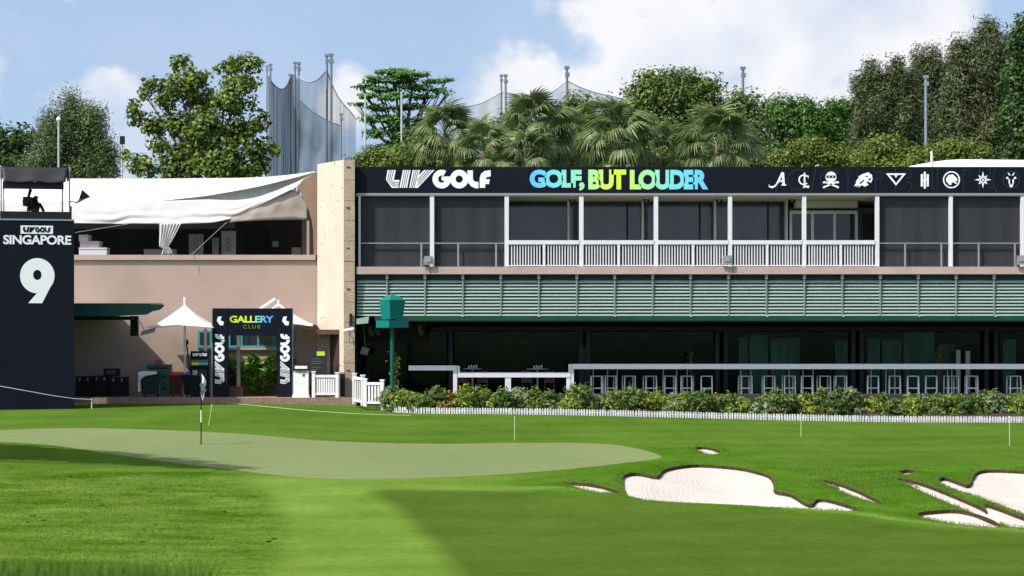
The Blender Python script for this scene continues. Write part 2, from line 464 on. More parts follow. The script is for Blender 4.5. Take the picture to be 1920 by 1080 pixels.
def grass_mat(name, dark, light, big=.25, fine=9.0, bump=.35, stripe=None, brown=0.0, stretch=(1, .45, 1)):
    m = bpy.data.materials.new(name); m.use_nodes = True
    nt = m.node_tree; N, L = nt.nodes, nt.links; b = N['Principled BSDF']
    b.inputs['Roughness'].default_value = .9; b.inputs['Specular IOR Level'].default_value = .06
    geo = N.new('ShaderNodeNewGeometry')
    mp = N.new('ShaderNodeVectorMath'); mp.operation = 'MULTIPLY'; mp.inputs[1].default_value = stretch
    L.new(geo.outputs['Position'], mp.inputs[0])
    a = N.new('ShaderNodeTexNoise'); a.inputs['Scale'].default_value = big; a.inputs['Detail'].default_value = 5; a.inputs['Roughness'].default_value = .6
    L.new(mp.outputs[0], a.inputs['Vector'])
    c = N.new('ShaderNodeTexNoise'); c.inputs['Scale'].default_value = fine; c.inputs['Detail'].default_value = 6; c.inputs['Roughness'].default_value = .75
    L.new(mp.outputs[0], c.inputs['Vector'])
    s = N.new('ShaderNodeMath'); s.operation = 'MULTIPLY_ADD'; s.inputs[1].default_value = .55
    L.new(c.outputs['Fac'], s.inputs[0])
    h = N.new('ShaderNodeMath'); h.operation = 'MULTIPLY'; h.inputs[1].default_value = .45; L.new(a.outputs['Fac'], h.inputs[0])
    L.new(h.outputs[0], s.inputs[2])
    val = s.outputs[0]
    if stripe:
        w = N.new('ShaderNodeTexWave'); w.inputs['Scale'].default_value = stripe[0]; w.inputs['Distortion'].default_value = .6; w.inputs['Detail'].default_value = 2
        rt = N.new('ShaderNodeVectorRotate'); rt.rotation_type = 'Z_AXIS'; rt.inputs['Angle'].default_value = stripe[1]
        L.new(geo.outputs['Position'], rt.inputs['Vector']); L.new(rt.outputs[0], w.inputs['Vector'])
        k = N.new('ShaderNodeMath'); k.operation = 'MULTIPLY_ADD'; k.inputs[1].default_value = stripe[2]
        L.new(w.outputs['Fac'], k.inputs[0]); L.new(val, k.inputs[2]); val = k.outputs[0]
    r = N.new('ShaderNodeValToRGB')
    r.color_ramp.elements[0].position = .36; r.color_ramp.elements[0].color = (*dark, 1)
    r.color_ramp.elements[1].position = .66; r.color_ramp.elements[1].color = (*light, 1)
    L.new(val, r.inputs[0])
    col = r.outputs[0]
    if brown > 0:
        bn = N.new('ShaderNodeTexNoise'); bn.inputs['Scale'].default_value = .35; bn.inputs['Detail'].default_value = 3; L.new(geo.outputs['Position'], bn.inputs['Vector'])
        br = N.new('ShaderNodeMapRange'); br.inputs['From Min'].default_value = .58; br.inputs['From Max'].default_value = .8; br.inputs['To Max'].default_value = brown
        L.new(bn.outputs['Fac'], br.inputs['Value'])
        mx = N.new('ShaderNodeMix'); mx.data_type = 'RGBA'; L.new(br.outputs[0], mx.inputs['Factor']); L.new(col, mx.inputs[6]); mx.inputs[7].default_value = (.20, .17, .055, 1)
        col = mx.outputs[2]
    L.new(col, b.inputs['Base Color'])
    bp = N.new('ShaderNodeBump'); bp.inputs['Strength'].default_value = bump; bp.inputs['Distance'].default_value = .06
    L.new(c.outputs['Fac'], bp.inputs['Height']); L.new(bp.outputs[0], b.inputs['Normal'])
    return m
def turf_mat():
    """one mown-turf material; fairway, rough, collar and bunker banks are weights stored on the ground"""
    m = bpy.data.materials.new('turf'); m.use_nodes = True
    nt = m.node_tree; N, L = nt.nodes, nt.links; b = N['Principled BSDF']
    b.inputs['Roughness'].default_value = 1; b.inputs['Specular IOR Level'].default_value = .0
    geo = N.new('ShaderNodeNewGeometry')
    def noise(scale, det, rough, st):
        mp = N.new('ShaderNodeVectorMath'); mp.operation = 'MULTIPLY'; mp.inputs[1].default_value = st
        L.new(geo.outputs['Position'], mp.inputs[0])
        n = N.new('ShaderNodeTexNoise'); n.inputs['Scale'].default_value = scale; n.inputs['Detail'].default_value = det; n.inputs['Roughness'].default_value = rough
        L.new(mp.outputs[0], n.inputs['Vector']); return n.outputs['Fac']
    big = noise(.32, 5, .6, (1, .5, 1)); fine = noise(7, 6, .75, (1, .45, 1)); patch = noise(.9, 6, .7, (.45, .8, 1))
    w = N.new('ShaderNodeTexWave'); w.inputs['Scale'].default_value = .10; w.inputs['Distortion'].default_value = 3.0; w.inputs['Detail'].default_value = 2
    rt = N.new('ShaderNodeVectorRotate'); rt.rotation_type = 'Z_AXIS'; rt.inputs['Angle'].default_value = 1.42
    L.new(geo.outputs['Position'], rt.inputs['Vector']); L.new(rt.outputs[0], w.inputs['Vector'])
    def mad(a, k, c):
        x = N.new('ShaderNodeMath'); x.operation = 'MULTIPLY_ADD'; x.inputs[1].default_value = k; L.new(a, x.inputs[0])
        if isinstance(c, (int, float)): x.inputs[2].default_value = c
        else: L.new(c, x.inputs[2])
        return x.outputs[0]
    v1 = mad(fine, .45, mad(big, .50, mad(w.outputs['Fac'], .07, 0)))
    v2 = mad(fine, .45, mad(patch, .85, -.15))
    def ramp(v, a, c, lo=.36, hi=.66):
        r = N.new('ShaderNodeValToRGB'); r.color_ramp.elements[0].position = lo; r.color_ramp.elements[0].color = (*a, 1)
        r.color_ramp.elements[1].position = hi; r.color_ramp.elements[1].color = (*c, 1); L.new(v, r.inputs[0]); return r.outputs[0]
    col = ramp(v1, (.050, .108, .011), (.088, .160, .023))
    for nm, a, c, v in (('collar', (.086, .158, .019), (.142, .232, .043), v1), ('bank', (.036, .100, .006), (.078, .158, .016), v2), ('rough', (.030, .088, .003), (.128, .205, .034), v2), ('fair', (.046, .088, .010), (.076, .126, .019), v1)):
        at = N.new('ShaderNodeAttribute'); at.attribute_name = nm
        mx = N.new('ShaderNodeMix'); mx.data_type = 'RGBA'
        # the border of a mown area is a little ragged
        rg = mad(fine, .5, -.25); sm = N.new('ShaderNodeMath'); sm.operation = 'ADD'; L.new(at.outputs['Fac'], sm.inputs[0]); L.new(rg, sm.inputs[1])
        mr = N.new('ShaderNodeMapRange'); mr.inputs['From Min'].default_value = .25; mr.inputs['From Max'].default_value = .75; L.new(sm.outputs[0], mr.inputs['Value'])
        L.new(mr.outputs[0], mx.inputs['Factor']); L.new(col, mx.inputs[6]); L.new(ramp(v, a, c), mx.inputs[7]); col = mx.outputs[2]
    # worn, straw coloured patches in the rough
    bn = noise(.33, 4, .6, (1, 1, 1)); br = N.new('ShaderNodeMapRange'); br.inputs['From Min'].default_value = .56; br.inputs['From Max'].default_value = .78; br.inputs['To Max'].default_value = .28; L.new(bn, br.inputs['Value'])
    at = N.new('ShaderNodeAttribute'); at.attribute_name = 'rough'
    k = N.new('ShaderNodeMath'); k.operation = 'MULTIPLY'; L.new(br.outputs[0], k.inputs[0]); L.new(at.outputs['Fac'], k.inputs[1])
    mx = N.new('ShaderNodeMix'); mx.data_type = 'RGBA'; L.new(k.outputs[0], mx.inputs['Factor']); L.new(col, mx.inputs[6]); mx.inputs[7].default_value = (.165, .150, .050, 1)
    grain = noise(26, 3, .7, (1, .6, 1)); mid = noise(1.7, 5, .7, (.6, .9, 1))
    gv = mad(grain, .42, mad(mid, .42, .46))
    hs = N.new('ShaderNodeMix'); hs.data_type = 'RGBA'; hs.blend_type = 'MULTIPLY'; hs.inputs['Factor'].default_value = 1
    gc = N.new('ShaderNodeCombineColor'); 
    for c_ in ('Red', 'Green', 'Blue'): L.new(gv, gc.inputs[c_])
    L.new(mx.outputs[2], hs.inputs[6]); L.new(gc.outputs[0], hs.inputs[7])
    L.new(hs.outputs[2], b.inputs['Base Color'])
    bp = N.new('ShaderNodeBump'); bp.inputs['Strength'].default_value = .4; bp.inputs['Distance'].default_value = .06
    L.new(fine, bp.inputs['Height']); L.new(bp.outputs[0], b.inputs['Normal'])
    return m
M_turf = turf_mat()
M_green = grass_mat('putting_green_grass', (.122, .158, .062), (.158, .196, .082), big=.2, fine=12, bump=.08, stripe=(.22, 1.35, .06))

# ------------------------------------------------------------------ terrain
DK = [-60, 0, 8, 14, 20, 26, 32, 38, 44, 48, 52, 56, 62, 68, 72, 76, 80, 85, 95, 200]
ZC = [1.4, 1.42, 1.38, 1.15, .42, -.28, -.88, -1.22, -1.24, -1.12, -.90, -.76, -.70, -.62, -.50, -.34, -.16, 0, 0, 0]
ZL = [1.4, 1.42, 1.38, 1.15, .42, -.28, -.88, -1.20, -1.18, -1.05, -.88, -.74, -.62, -.47, -.33, -.08, .09, .13, .1, 0]
ZR = [1.4, 1.42, 1.38, 1.15, .42, -.28, -.90, -1.26, -1.30, -1.18, -1.02, -.87, -.76, -.67, -.60, -.52, -.42, -.30, -.1, 0]
_g = np.arange(-60, 200.01, .25)
def _smooth(zs):
    y = np.interp(_g, DK, zs); k = np.exp(-.5 * (np.arange(-20, 21) / 7.0) ** 2); k /= k.sum()
    return np.convolve(np.pad(y, 20, mode='edge'), k, mode='valid')
GC, GL, GR = _smooth(ZC), _smooth(ZL), _smooth(ZR)
_rs = np.random.RandomState(3)
_waves = [(_rs.uniform(.35, 1.5), _rs.uniform(0, 2 * math.pi), _rs.uniform(0, 6.28)) for _ in range(12)]
def hz(x, d):
    x = np.asarray(x, float); d = np.asarray(d, float)
    c = np.interp(d, _g, GC); l = np.interp(d, _g, GL); r = np.interp(d, _g, GR)
    tl = np.clip((-3 - x) / 8, 0, 1); tl = tl * tl * (3 - 2 * tl)
    tr = np.clip((x + 2) / 18, 0, 1); tr = tr * tr * (3 - 2 * tr)
    z = c + (l - c) * tl + (r - c) * tr
    w = sum(math_amp(k) * np.sin(k * (np.cos(a) * x + np.sin(a) * d) + ph) for k, a, ph in _waves)
    # ground is broken where the bunkers lie, calm elsewhere
    m = np.exp(-(((x - 9) / 8.5) ** 2 + ((d - 54) / 8.0) ** 2))
    calm = np.clip((d - 30) / 6, 0, 1) * np.clip((80 - d) / 6, 0, 1)
    return z + w * (.006 + .050 * m) * calm
def math_amp(k): return 1.0 / (.5 + k)
_dd = np.arange(16, 90, .05)
def ground_at(px, py):
    zr = EYE - (py - HZ) / F * _dd
    zg = hz((px - 960) / F * _dd, _dd)
    i = np.argmax(zg >= zr)
    if not (zg >= zr).any(): i = len(_dd) - 1
    return ((px - 960) / F * _dd[i], _dd[i])
def gpoint(px, py):
    x, d = ground_at(px, py)
    return Vector((x, d, float(hz(x, d))))
def smooth_loop(pts, sub=5):
    """closed Catmull-Rom through the points"""
    n = len(pts); out = []
    for i in range(n):
        p0, p1, p2, p3 = [np.array(pts[(i + k - 1) % n], float) for k in range(4)]
        for s in range(sub):
            t = s / sub
            out.append(tuple(.5 * ((2 * p1) + (-p0 + p2) * t + (2 * p0 - 5 * p1 + 4 * p2 - p3) * t * t + (-p0 + 3 * p1 - 3 * p2 + p3) * t ** 3)))
    return out
def ploop(pts, sub=5): return [ground_at(a, b) for a, b in smooth_loop(pts, sub)]

GREEN_PX = [(-90, 822), (-60, 812), (0, 807), (130, 803), (300, 806), (470, 815), (620, 827), (800, 832), (950, 831), (1100, 831), (1180, 838), (1240, 857), (1170, 868),
            (1080, 878), (960, 888), (800, 896), (650, 898), (540, 893), (430, 880), (330, 868), (200, 850), (90, 834)]
FAIR_PX = [(700, 921), (800, 919), (930, 921), (1050, 926), (1180, 941), (1300, 952), (1450, 962), (1600, 973), (1750, 992), (1920, 1003), (2050, 1015),
           (2100, 1090), (1900, 1180), (1400, 1200), (1000, 1200), (900, 1130), (862, 1080), (830, 1040), (780, 990), (740, 950)]
ROUGH_PX = [(-60, 888), (60, 880), (180, 878), (300, 882), (400, 885), (450, 893), (485, 912), (510, 940), (535, 975), (545, 1005), (530, 1040), (500, 1075), (450, 1150), (-60, 1180)]
BUNKERS = [
    ([(1168, 902), (1174, 889), (1200, 887), (1232, 893), (1244, 882), (1266, 875), (1310, 871), (1380, 876), (1420, 884), (1442, 892), (1450, 905), (1453, 920), (1482, 926),
      (1505, 940), (1522, 946), (1533, 936), (1560, 938), (1612, 957), (1500, 955), (1380, 950), (1250, 942), (1180, 931)], 3),
    ([(1060, 906), (1092, 905), (1132, 912), (1160, 922), (1166, 928), (1140, 925), (1098, 918)], 3),
    ([(1302, 840), (1325, 838), (1352, 846), (1345, 851), (1320, 850)], 3),
    ([(1538, 899), (1582, 909), (1625, 927), (1657, 945), (1622, 938), (1575, 920)], 3),
    ([(1684, 885), (1700, 881), (1718, 884), (1705, 891), (1690, 890)], 3),
    ([(1760, 903), (1770, 895), (1798, 904), (1818, 909), (1829, 888), (1852, 881), (1920, 883), (2010, 890), (2020, 975), (1960, 976), (1900, 957), (1840, 934), (1790, 919)], 3),
    ([(1680, 899), (1720, 903), (1780, 925), (1838, 950), (1850, 958), (1846, 945), (1880, 955), (1960, 985), (2000, 1000), (1920, 990), (1880, 984), (1830, 964), (1760, 935)], 3),
    ([(1718, 964), (1745, 958), (1800, 957), (1850, 970), (1876, 988), (1810, 984), (1745, 974)], 3),
]
def in_poly(xs, ys, poly):
    poly = np.asarray(poly); inside = np.zeros(len(xs), bool)
    x0, y0 = poly[:, 0], poly[:, 1]; x1, y1 = np.roll(x0, -1), np.roll(y0, -1)
    for a, b, c, e in zip(x0, y0, x1, y1):
        cond = ((b > ys) != (e > ys))
        with np.errstate(divide='ignore', invalid='ignore'):
            t = (c - a) * (ys - b) / (e - b) + a
        inside ^= cond & (xs < t)
    return inside
def build_ground():
    loops = [('putting_green', ploop(GREEN_PX)), ('fairway', ploop(FAIR_PX)), ('rough', ploop(ROUGH_PX))] + [('sand_bunker', ploop(b, s)) for b, s in BUNKERS]
    pts = []; edges = []
    for nm, lp in loops:
        b = len(pts); pts += lp
        edges += [(b + i, b + (i + 1) % len(lp)) for i in range(len(lp))]
    gx, gd = np.meshgrid(np.arange(-26, 26.01, .34), np.arange(30, 90.01, .36))
    gx = gx + rng.uniform(-.06, .06, gx.shape); gd = gd + rng.uniform(-.06, .06, gd.shape)
    pts += list(zip(gx.ravel(), gd.ravel()))
    gx, gd = np.meshgrid(np.arange(-60, 60.01, 3.0), np.arange(-40, 130.01, 3.0))
    ok = ~((np.abs(gx) < 26.5) & (gd > 29.5) & (gd < 90.5))
    pts += list(zip(gx[ok], gd[ok]))
    for R in (160, 300, 700, 1600, 4000):
        for k in range(20): pts.append((R * math.cos(k * math.pi / 10), R * math.sin(k * math.pi / 10)))
    r = delaunay_2d_cdt([Vector((float(a), float(b))) for a, b in pts], edges, [], 0, 1e-5)
    V = np.array([v[:] for v in r[0]]); T = np.array([f for f in r[2] if len(f) == 3])
    zz = hz(V[:, 0], V[:, 1])
    V3 = np.column_stack([V, zz])
    cx, cy = V[T].mean(1)[:, 0], V[T].mean(1)[:, 1]
    region = np.zeros(len(T), int)
    for k, (nm, lp) in enumerate(loops):
        region[in_poly(cx, cy, lp)] = k + 1
    # orient upward
    a, b, c = V[T[:, 0]], V[T[:, 1]], V[T[:, 2]]
    neg = ((b - a)[:, 0] * (c - a)[:, 1] - (b - a)[:, 1] * (c - a)[:, 0]) < 0
    T[neg] = T[neg][:, ::-1]
    def sdist(lp, V):
        lp = np.asarray(lp); d2 = np.full(len(V), 1e9)
        for a, c in zip(lp, np.roll(lp, -1, 0)):
            e = c - a; t = np.clip(((V - a) @ e) / max(e @ e, 1e-9), 0, 1)
            d2 = np.minimum(d2, ((V - (a + t[:, None] * e)) ** 2).sum(1))
        return np.sqrt(d2) * np.where(in_poly(V[:, 0], V[:, 1], lp), 1, -1)
    def sst(x, a, c): t = np.clip((x - a) / (c - a), 0, 1); return t * t * (3 - 2 * t)
    near = (np.abs(V[:, 0]) < 40) & (V[:, 1] > 20) & (V[:, 1] < 95)
    W = {k: np.zeros(len(V)) for k in ('fair', 'rough', 'collar', 'bank')}
    Vn = V[near]
    W['fair'][near] = sst(sdist(loops[1][1], Vn), -.8, .8); W['rough'][near] = sst(sdist(loops[2][1], Vn), -.9, .9)
    W['collar'] = sst(-V[:, 1], -58.5, -52.5) * sst(-V[:, 0], -6, 2)
    bk = np.zeros(len(Vn))
    for nm, lp in loops[3:]: bk = np.maximum(bk, sst(sdist(lp, Vn), -3.2, -.3))
    W['collar'][near] = np.maximum(W['collar'][near], .85 * np.exp(-((sdist(loops[1][1], Vn) + .75) / .35) ** 2) * sst(Vn[:, 0], 1, 4))
    W['bank'][near] = bk * (1 - .8 * np.exp(-((sdist(loops[1][1], Vn) + .75) / .35) ** 2)) * sst(Vn[:, 1], 44, 48) * .95
    rim = np.zeros(len(Vn))
    for nm, lp in loops[3:]:
        sd = sdist(lp, Vn); rim = np.maximum(rim, np.where(sd < -1e-4, np.exp(-((sd + .40) / .42) ** 2), 0) * np.clip(np.ptp(np.asarray(lp)[:, 0]) / 4, .2, 1))
    dmin = np.min([np.abs(sdist(lp, Vn)) for nm, lp in loops[3:]], 0)
    rim *= 1 - np.exp(-(dmin / .12) ** 2)
    V3[near, 2] += .085 * rim * sst(Vn[:, 1], 46, 50)
    kk = 0
    def part(nm, sel, m, drop=0.0):
        t = T[sel]; u, inv = np.unique(t, return_inverse=True)
        v = V3[u].copy(); v[:, 2] -= drop
        if drop: v[:, 2] -= .13 * sst(sdist(loops[kk][1], V[u]), 0, 1.6)
        me = bpy.data.meshes.new(nm); me.from_pydata(v.tolist(), [], inv.reshape(-1, 3).tolist()); me.materials.append(m)
        me.polygons.foreach_set('use_smooth', [True] * len(me.polygons))
        for k_, w_ in W.items():
            at = me.attributes.new(k_, 'FLOAT', 'POINT'); at.data.foreach_set('value', w_[u].astype(np.float32))
        o = link(bpy.data.objects.new(nm, me)); o['kind'] = 'structure'; return o
    part('lawn', region == 0, M_turf)
    for k, (nm, lp) in enumerate(loops):
        kk = k
        m = {'putting_green': M_green, 'fairway': M_turf, 'rough': M_turf, 'sand_bunker': M_sand}[nm]
        deep = .09 if nm == 'sand_bunker' else 0
        o = part(nm, region == k + 1, m, deep)
        if deep:
            mb = MB(); n = len(lp)
            hh = hz([p[0] for p in lp], [p[1] for p in lp])
            for i in range(n):
                j = (i + 1) % n
                # turf edge curls a little over the sand
                mb.poly([(lp[i][0], lp[i][1], hh[i]), (lp[j][0], lp[j][1], hh[j]), (lp[j][0], lp[j][1], hh[j] - deep - .03), (lp[i][0], lp[i][1], hh[i] - deep - .03)])
            lo = mb.build('turf_lip', M_lip); lo.parent = o
    return loops
LOOPS = build_ground()

# blades of grass that break up edges and the rough (one mass)
def grass_blades(name, xs, ds, h, w, m, zoff=0.0, lean=.5):
    n = len(xs)
    z = hz(xs, ds) + zoff
    hh = h * rng.uniform(.5, 1.3, n)
    an = rng.uniform(0, 2 * math.pi, n); la = rng.uniform(0, 2 * math.pi, n); ll = rng.uniform(0, lean, n) * hh
    V = np.zeros((n, 3, 3))
    V[:, 0] = np.column_stack([xs - np.cos(an) * w, ds - np.sin(an) * w, z])
    V[:, 1] = np.column_stack([xs + np.cos(an) * w, ds + np.sin(an) * w, z])
    V[:, 2] = np.column_stack([xs + np.cos(la) * ll, ds + np.sin(la) * ll, z + hh])
    me = bpy.data.meshes.new(name)
    me.vertices.add(3 * n); me.vertices.foreach_set('co', V.ravel())
    me.loops.add(3 * n); me.loops.foreach_set('vertex_index', np.arange(3 * n, dtype=np.int32))
    me.polygons.add(n); me.polygons.foreach_set('loop_start', np.arange(0, 3 * n, 3, dtype=np.int32))
    at = me.attributes.new('hue', 'FLOAT', 'FACE'); at.data.foreach_set('value', rng.random(n).astype(np.float32))
    me.update(); me.validate()
    me.materials.append(m)
    o = link(bpy.data.objects.new(name, me)); o['kind'] = 'stuff'
    return o
M_blade = leaf_mat('grass_blade', (.070, .160, .010), (.16, .25, .04), trans=.4, rough=.7, spec=.1)
M_bladedark = leaf_mat('tall_grass_blade', (.05, .12, .012), (.11, .20, .03), trans=.3, rough=.7, spec=.1)
def scatter_loop(lp, n):
    lp = np.asarray(lp); lo, hi = lp.min(0), lp.max(0)
    p = rng.uniform(lo, hi, (n * 3, 2)); ok = in_poly(p[:, 0], p[:, 1], lp)
    return p[ok][:n]
def build_grass():
    p = scatter_loop(LOOPS[2][1], 60000)
    p = p[p[:, 1] > 30]
    lp = np.asarray(LOOPS[2][1]); dist = np.min(np.hypot(p[:, None, 0] - lp[None, ::2, 0], p[:, None, 1] - lp[None, ::2, 1]), 1)
    p = p[rng.random(len(p)) < np.clip(dist / 2.2, 0, 1) * .55]
    grass_blades('rough_grass', p[:, 0], p[:, 1], .03, .010, M_blade)
    # fringe along bunker edges
    xs, ds = [], []
    for nm, lp in LOOPS[3:]:
        lp = np.asarray(lp); nx = np.roll(lp, -1, 0)
        for a, b in zip(lp, nx):
            k = int(np.hypot(*(b - a)) * 200) + 2
            t = rng.random(k)[:, None]; q = a + (b - a) * t; sgn = np.where(rng.random(k) < .5, 1, -1)
            e = (b - a) / max(np.hypot(*(b - a)), 1e-6); nrm = np.array([-e[1], e[0]])
            q = q + nrm * (np.abs(rng.normal(0, .16, k)) * sgn)[:, None] + rng.normal(0, .01, (k, 2))
            xs += list(q[:, 0]); ds += list(q[:, 1])
    xs, ds = np.array(xs), np.array(ds)
    keep = np.ones(len(xs), bool)
    for nm, lp in LOOPS[3:]: keep &= ~in_poly(xs, ds, lp)
    # the other side of the edges too
    q = np.column_stack([rng.uniform(1.2, 14.5, 60000), rng.uniform(44, 64, 60000)])
    m = np.ones(len(q), bool)
    for nm, lp in LOOPS: m &= ~in_poly(q[:, 0], q[:, 1], lp)
    m &= rng.random(len(q)) < np.exp(-(((q[:, 0] - 9) / 4.2) ** 2 + ((q[:, 1] - 54) / 4.2) ** 2)) * 1.3
    xs = np.concatenate([xs[keep], q[m, 0]]); ds = np.concatenate([ds[keep], q[m, 1]])
    grass_blades('bunker_edge_grass', xs, ds, .050, .008, M_blade, zoff=.02)
    # tall tuft of grass close to the camera
    n = 5000
    xs = rng.uniform(-4.6, -2.25, n); ds = rng.uniform(12.5, 16.5, n)
    grass_blades('tall_grass', xs, ds, .34, .012, M_bladedark, lean=.6)
build_grass()

def struct_box(name, m, *a):
    return MB().box(*a).build(name, m, kind='structure')

# ------------------------------------------------------------------ clubhouse
D = 86.0
def build_clubhouse():
    club = thing('clubhouse', 'two storey clubhouse with white posted balcony, louvred awning and shaded terrace bar', 'building', (7, 86, .45))
    R = 2120
    struct_box('terrace', M_terrace, X(668, 85.3), X(R, 84) , 85.3, 96, -.4, .45)
    # floor slab of the balcony, three lengths with open joints
    for a, b in ((668, 806), (807.2, 1374), (1375.2, R)):
        MB().pbox(a, b, 500, 514, D - .3, 93).build('floor_slab', M_slab, club)
    MB().pbox(668, R, 362.5, 368, D + .02, 93).build('ceiling', M_ceiling, club)
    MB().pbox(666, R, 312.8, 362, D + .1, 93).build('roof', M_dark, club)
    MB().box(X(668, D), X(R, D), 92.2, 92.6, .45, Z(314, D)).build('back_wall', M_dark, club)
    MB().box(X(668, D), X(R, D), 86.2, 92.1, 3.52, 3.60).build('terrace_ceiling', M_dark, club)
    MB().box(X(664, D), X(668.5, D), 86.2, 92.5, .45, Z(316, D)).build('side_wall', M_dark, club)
    # posts
    for c, w in ((674, 4), (810, 8), (950, 8), (1090, 8), (1230, 8), (1369, 7.5), (1508, 7.5), (1645, 7.5), (1783, 7), (1917.5, 7), (2052, 7)):
        MB().pbox(c - w / 2, c + w / 2, 366.5, 499.6, D - .03, D + .12).build('post', M_whitemetal, club)
    MB().pbox(668, R, 362.2, 366.3, D - .06, D + .0).build('lintel', M_steel, club)
    # bays behind mesh blinds, each with a thin steel railing
    for a, b, pp in ((677, 805.6, (790,)), (814.4, 945.6, (859, 930)), (1649.4, 1779, (1697, 1765)), (1787, 1913.6, (1835, 1903)), (1921.4, 2048, (1990,))):
        MB().pbox(a, b, 370.5, 499.5, D + .16, D + .20).build('mesh_blind', M_blind, club)
        MB().pbox(a, b, 368, 370.3, D + .14, D + .26).build('blind_box', M_black, club)
        r = MB().pbox(a - 1, b + 1, 455, 457, D + .01, D + .05).build('steel_railing', M_steel, club)
        for q in pp: MB().pbox(q - 1.6, q + 1.6, 457, 499.5, D + .015, D + .045).build('railing_post', M_steel, r)
    # open bays with white balustrades
    xs = [950, 1090, 1230, 1369, 1508, 1645]
    bal = None
    for k in range(5):
        a, b = xs[k] + 4, xs[k + 1] - 4
        r = MB().pbox(a, b, 450.5, 458, D - .05, D + .05).pbox(a, b, 497, 499, D - .01, D + .03).build('balustrade', M_whitemetal, club)
        mid = (a + b) / 2
        MB().pbox(mid - 2.4, mid + 2.4, 458, 499.5, D - .04, D + .04).build('middle_post', M_whitemetal, r)
        n = 25
        for i in range(1, n):
            x = a + (b - a) * i / n
            if abs(x - mid) < 3.2: continue
            if bal is None:
                bm = MB().box(-.022, .022, -.015, .015, 0, Z(458, D) - Z(497, D)).build('baluster', M_whitemetal, None)
                bal = bm.data; bpy.data.objects.remove(bm)
            o = link(bpy.data.objects.new('baluster', bal)); o.parent = r
            o.location = Vector((X(x, D), D + .01, Z(497, D))) - ORG[club]
    # recessed glazing
    G = 89.6
    def gx(px): return px
    xs2 = [952, 1066, 1092, 1205, 1232, 1341, 1371, 1475]
    for k in range(len(xs2) - 1):
        MB().pbox(xs2[k] + 1.5, xs2[k + 1] - 1.5, 375, 497, G, G + .05).build('balcony_glass', M_glass, club)
    for c in (1066, 1205, 1341, 1475): MB().pbox(c - 2, c + 2, 372, 499, G - .5, G + .1).build('mullion', M_whitemetal, club)
    for c in (940, 1092, 1176, 1232, 1312, 1371, 1440): MB().pbox(c - 1.5, c + 1.5, 375, 499, G - .02, G + .1).build('mullion', M_black, club)
    MB().pbox(930, 1478, 370.5, 374.6, G - .05, G + .2).build('glazing_head', M_ceiling, club)
    for c in (1074, 1213, 1349, 1486):       # little track lights under the balcony ceiling
        MB().pbox(c - 8, c + 9, 371, 374, 88, 88.1).pbox(c - 6, c - 3, 374, 380, 88, 88.12).pbox(c + 2, c + 5, 374, 379, 88, 88.12).build('track_light', M_black, club)
    # the white doors of the last open bay
    G = 89.2
    MB().pbox(1492, 1608, 376, 389, G - .6, G).build('bulkhead', M_ceiling, club)
    MB().pbox(1478, 1650, 389.5, 500, G + .3, G + .4).build('recess_wall', M_midgrey, club)
    fr = MB().pbox(1481, 1608, 395, 401, G, G + .1)
    for c in (1483, 1523.5, 1565, 1606): fr.pbox(c - 2.4, c + 2.4, 401, 499.5, G, G + .1)
    dr = fr.build('door_frame', M_whitemetal, club)
    for a, b in ((1486, 1521), (1526, 1562.4), (1567.6, 1603)):
        MB().pbox(a, b, 401, 499, G + .04, G + .07).build('pane', M_winglass, dr)
    MB().pbox(1618, 1650, 400, 499, G - .2, G - .1).build('dark_doorway', M_black, club)
    # ground floor: beam, paired posts, glass, green glass doors
    B = 88.6
    MB().pbox(835, R, 611.5, 620.5, B, B + .2).build('terrace_beam', M_beam, club)
    MB().pbox(806, 836, 613, 621, B, B + .2).build('terrace_beam', M_beam, club)
    for c in (845, 1089, 1103, 1345, 1361, 1600, 1616, 1850, 1868, 2104):
        MB().pbox(c - 4, c + 4, 620, 748, B - .02, B + .18).build('terrace_post', M_beam, club)
    for a, b in ((670, 838), (852, 1084), (1108, 1340), (1366, 1594), (1621, 1844), (1874, 2098)):
        MB().pbox(a, b, 622, 748, B + .4, B + .44).build('shop_glass', M_glass_lo, club)
    for a, b, t in ((1385, 1402, 632), (1405, 1440, 628), (1445, 1500, 634), (1566, 1590, 638), (1626, 1650, 634), (1654, 1690, 636), (1694, 1752, 622), (1880, 1905, 636), (1090, 1100, 650), (1760, 1790, 645)):
        MB().pbox(a, b, t, 744, B + .34, B + .38).build('green_glass_door', M_tealglass, club)
    for c, t in ((1797, 656), (1815, 658)): MB().pbox(c - 4, c + 4, t, 744, B - .3, B - .2).build('inner_column', M_grey, club)
    return club
CLUB = build_clubhouse()

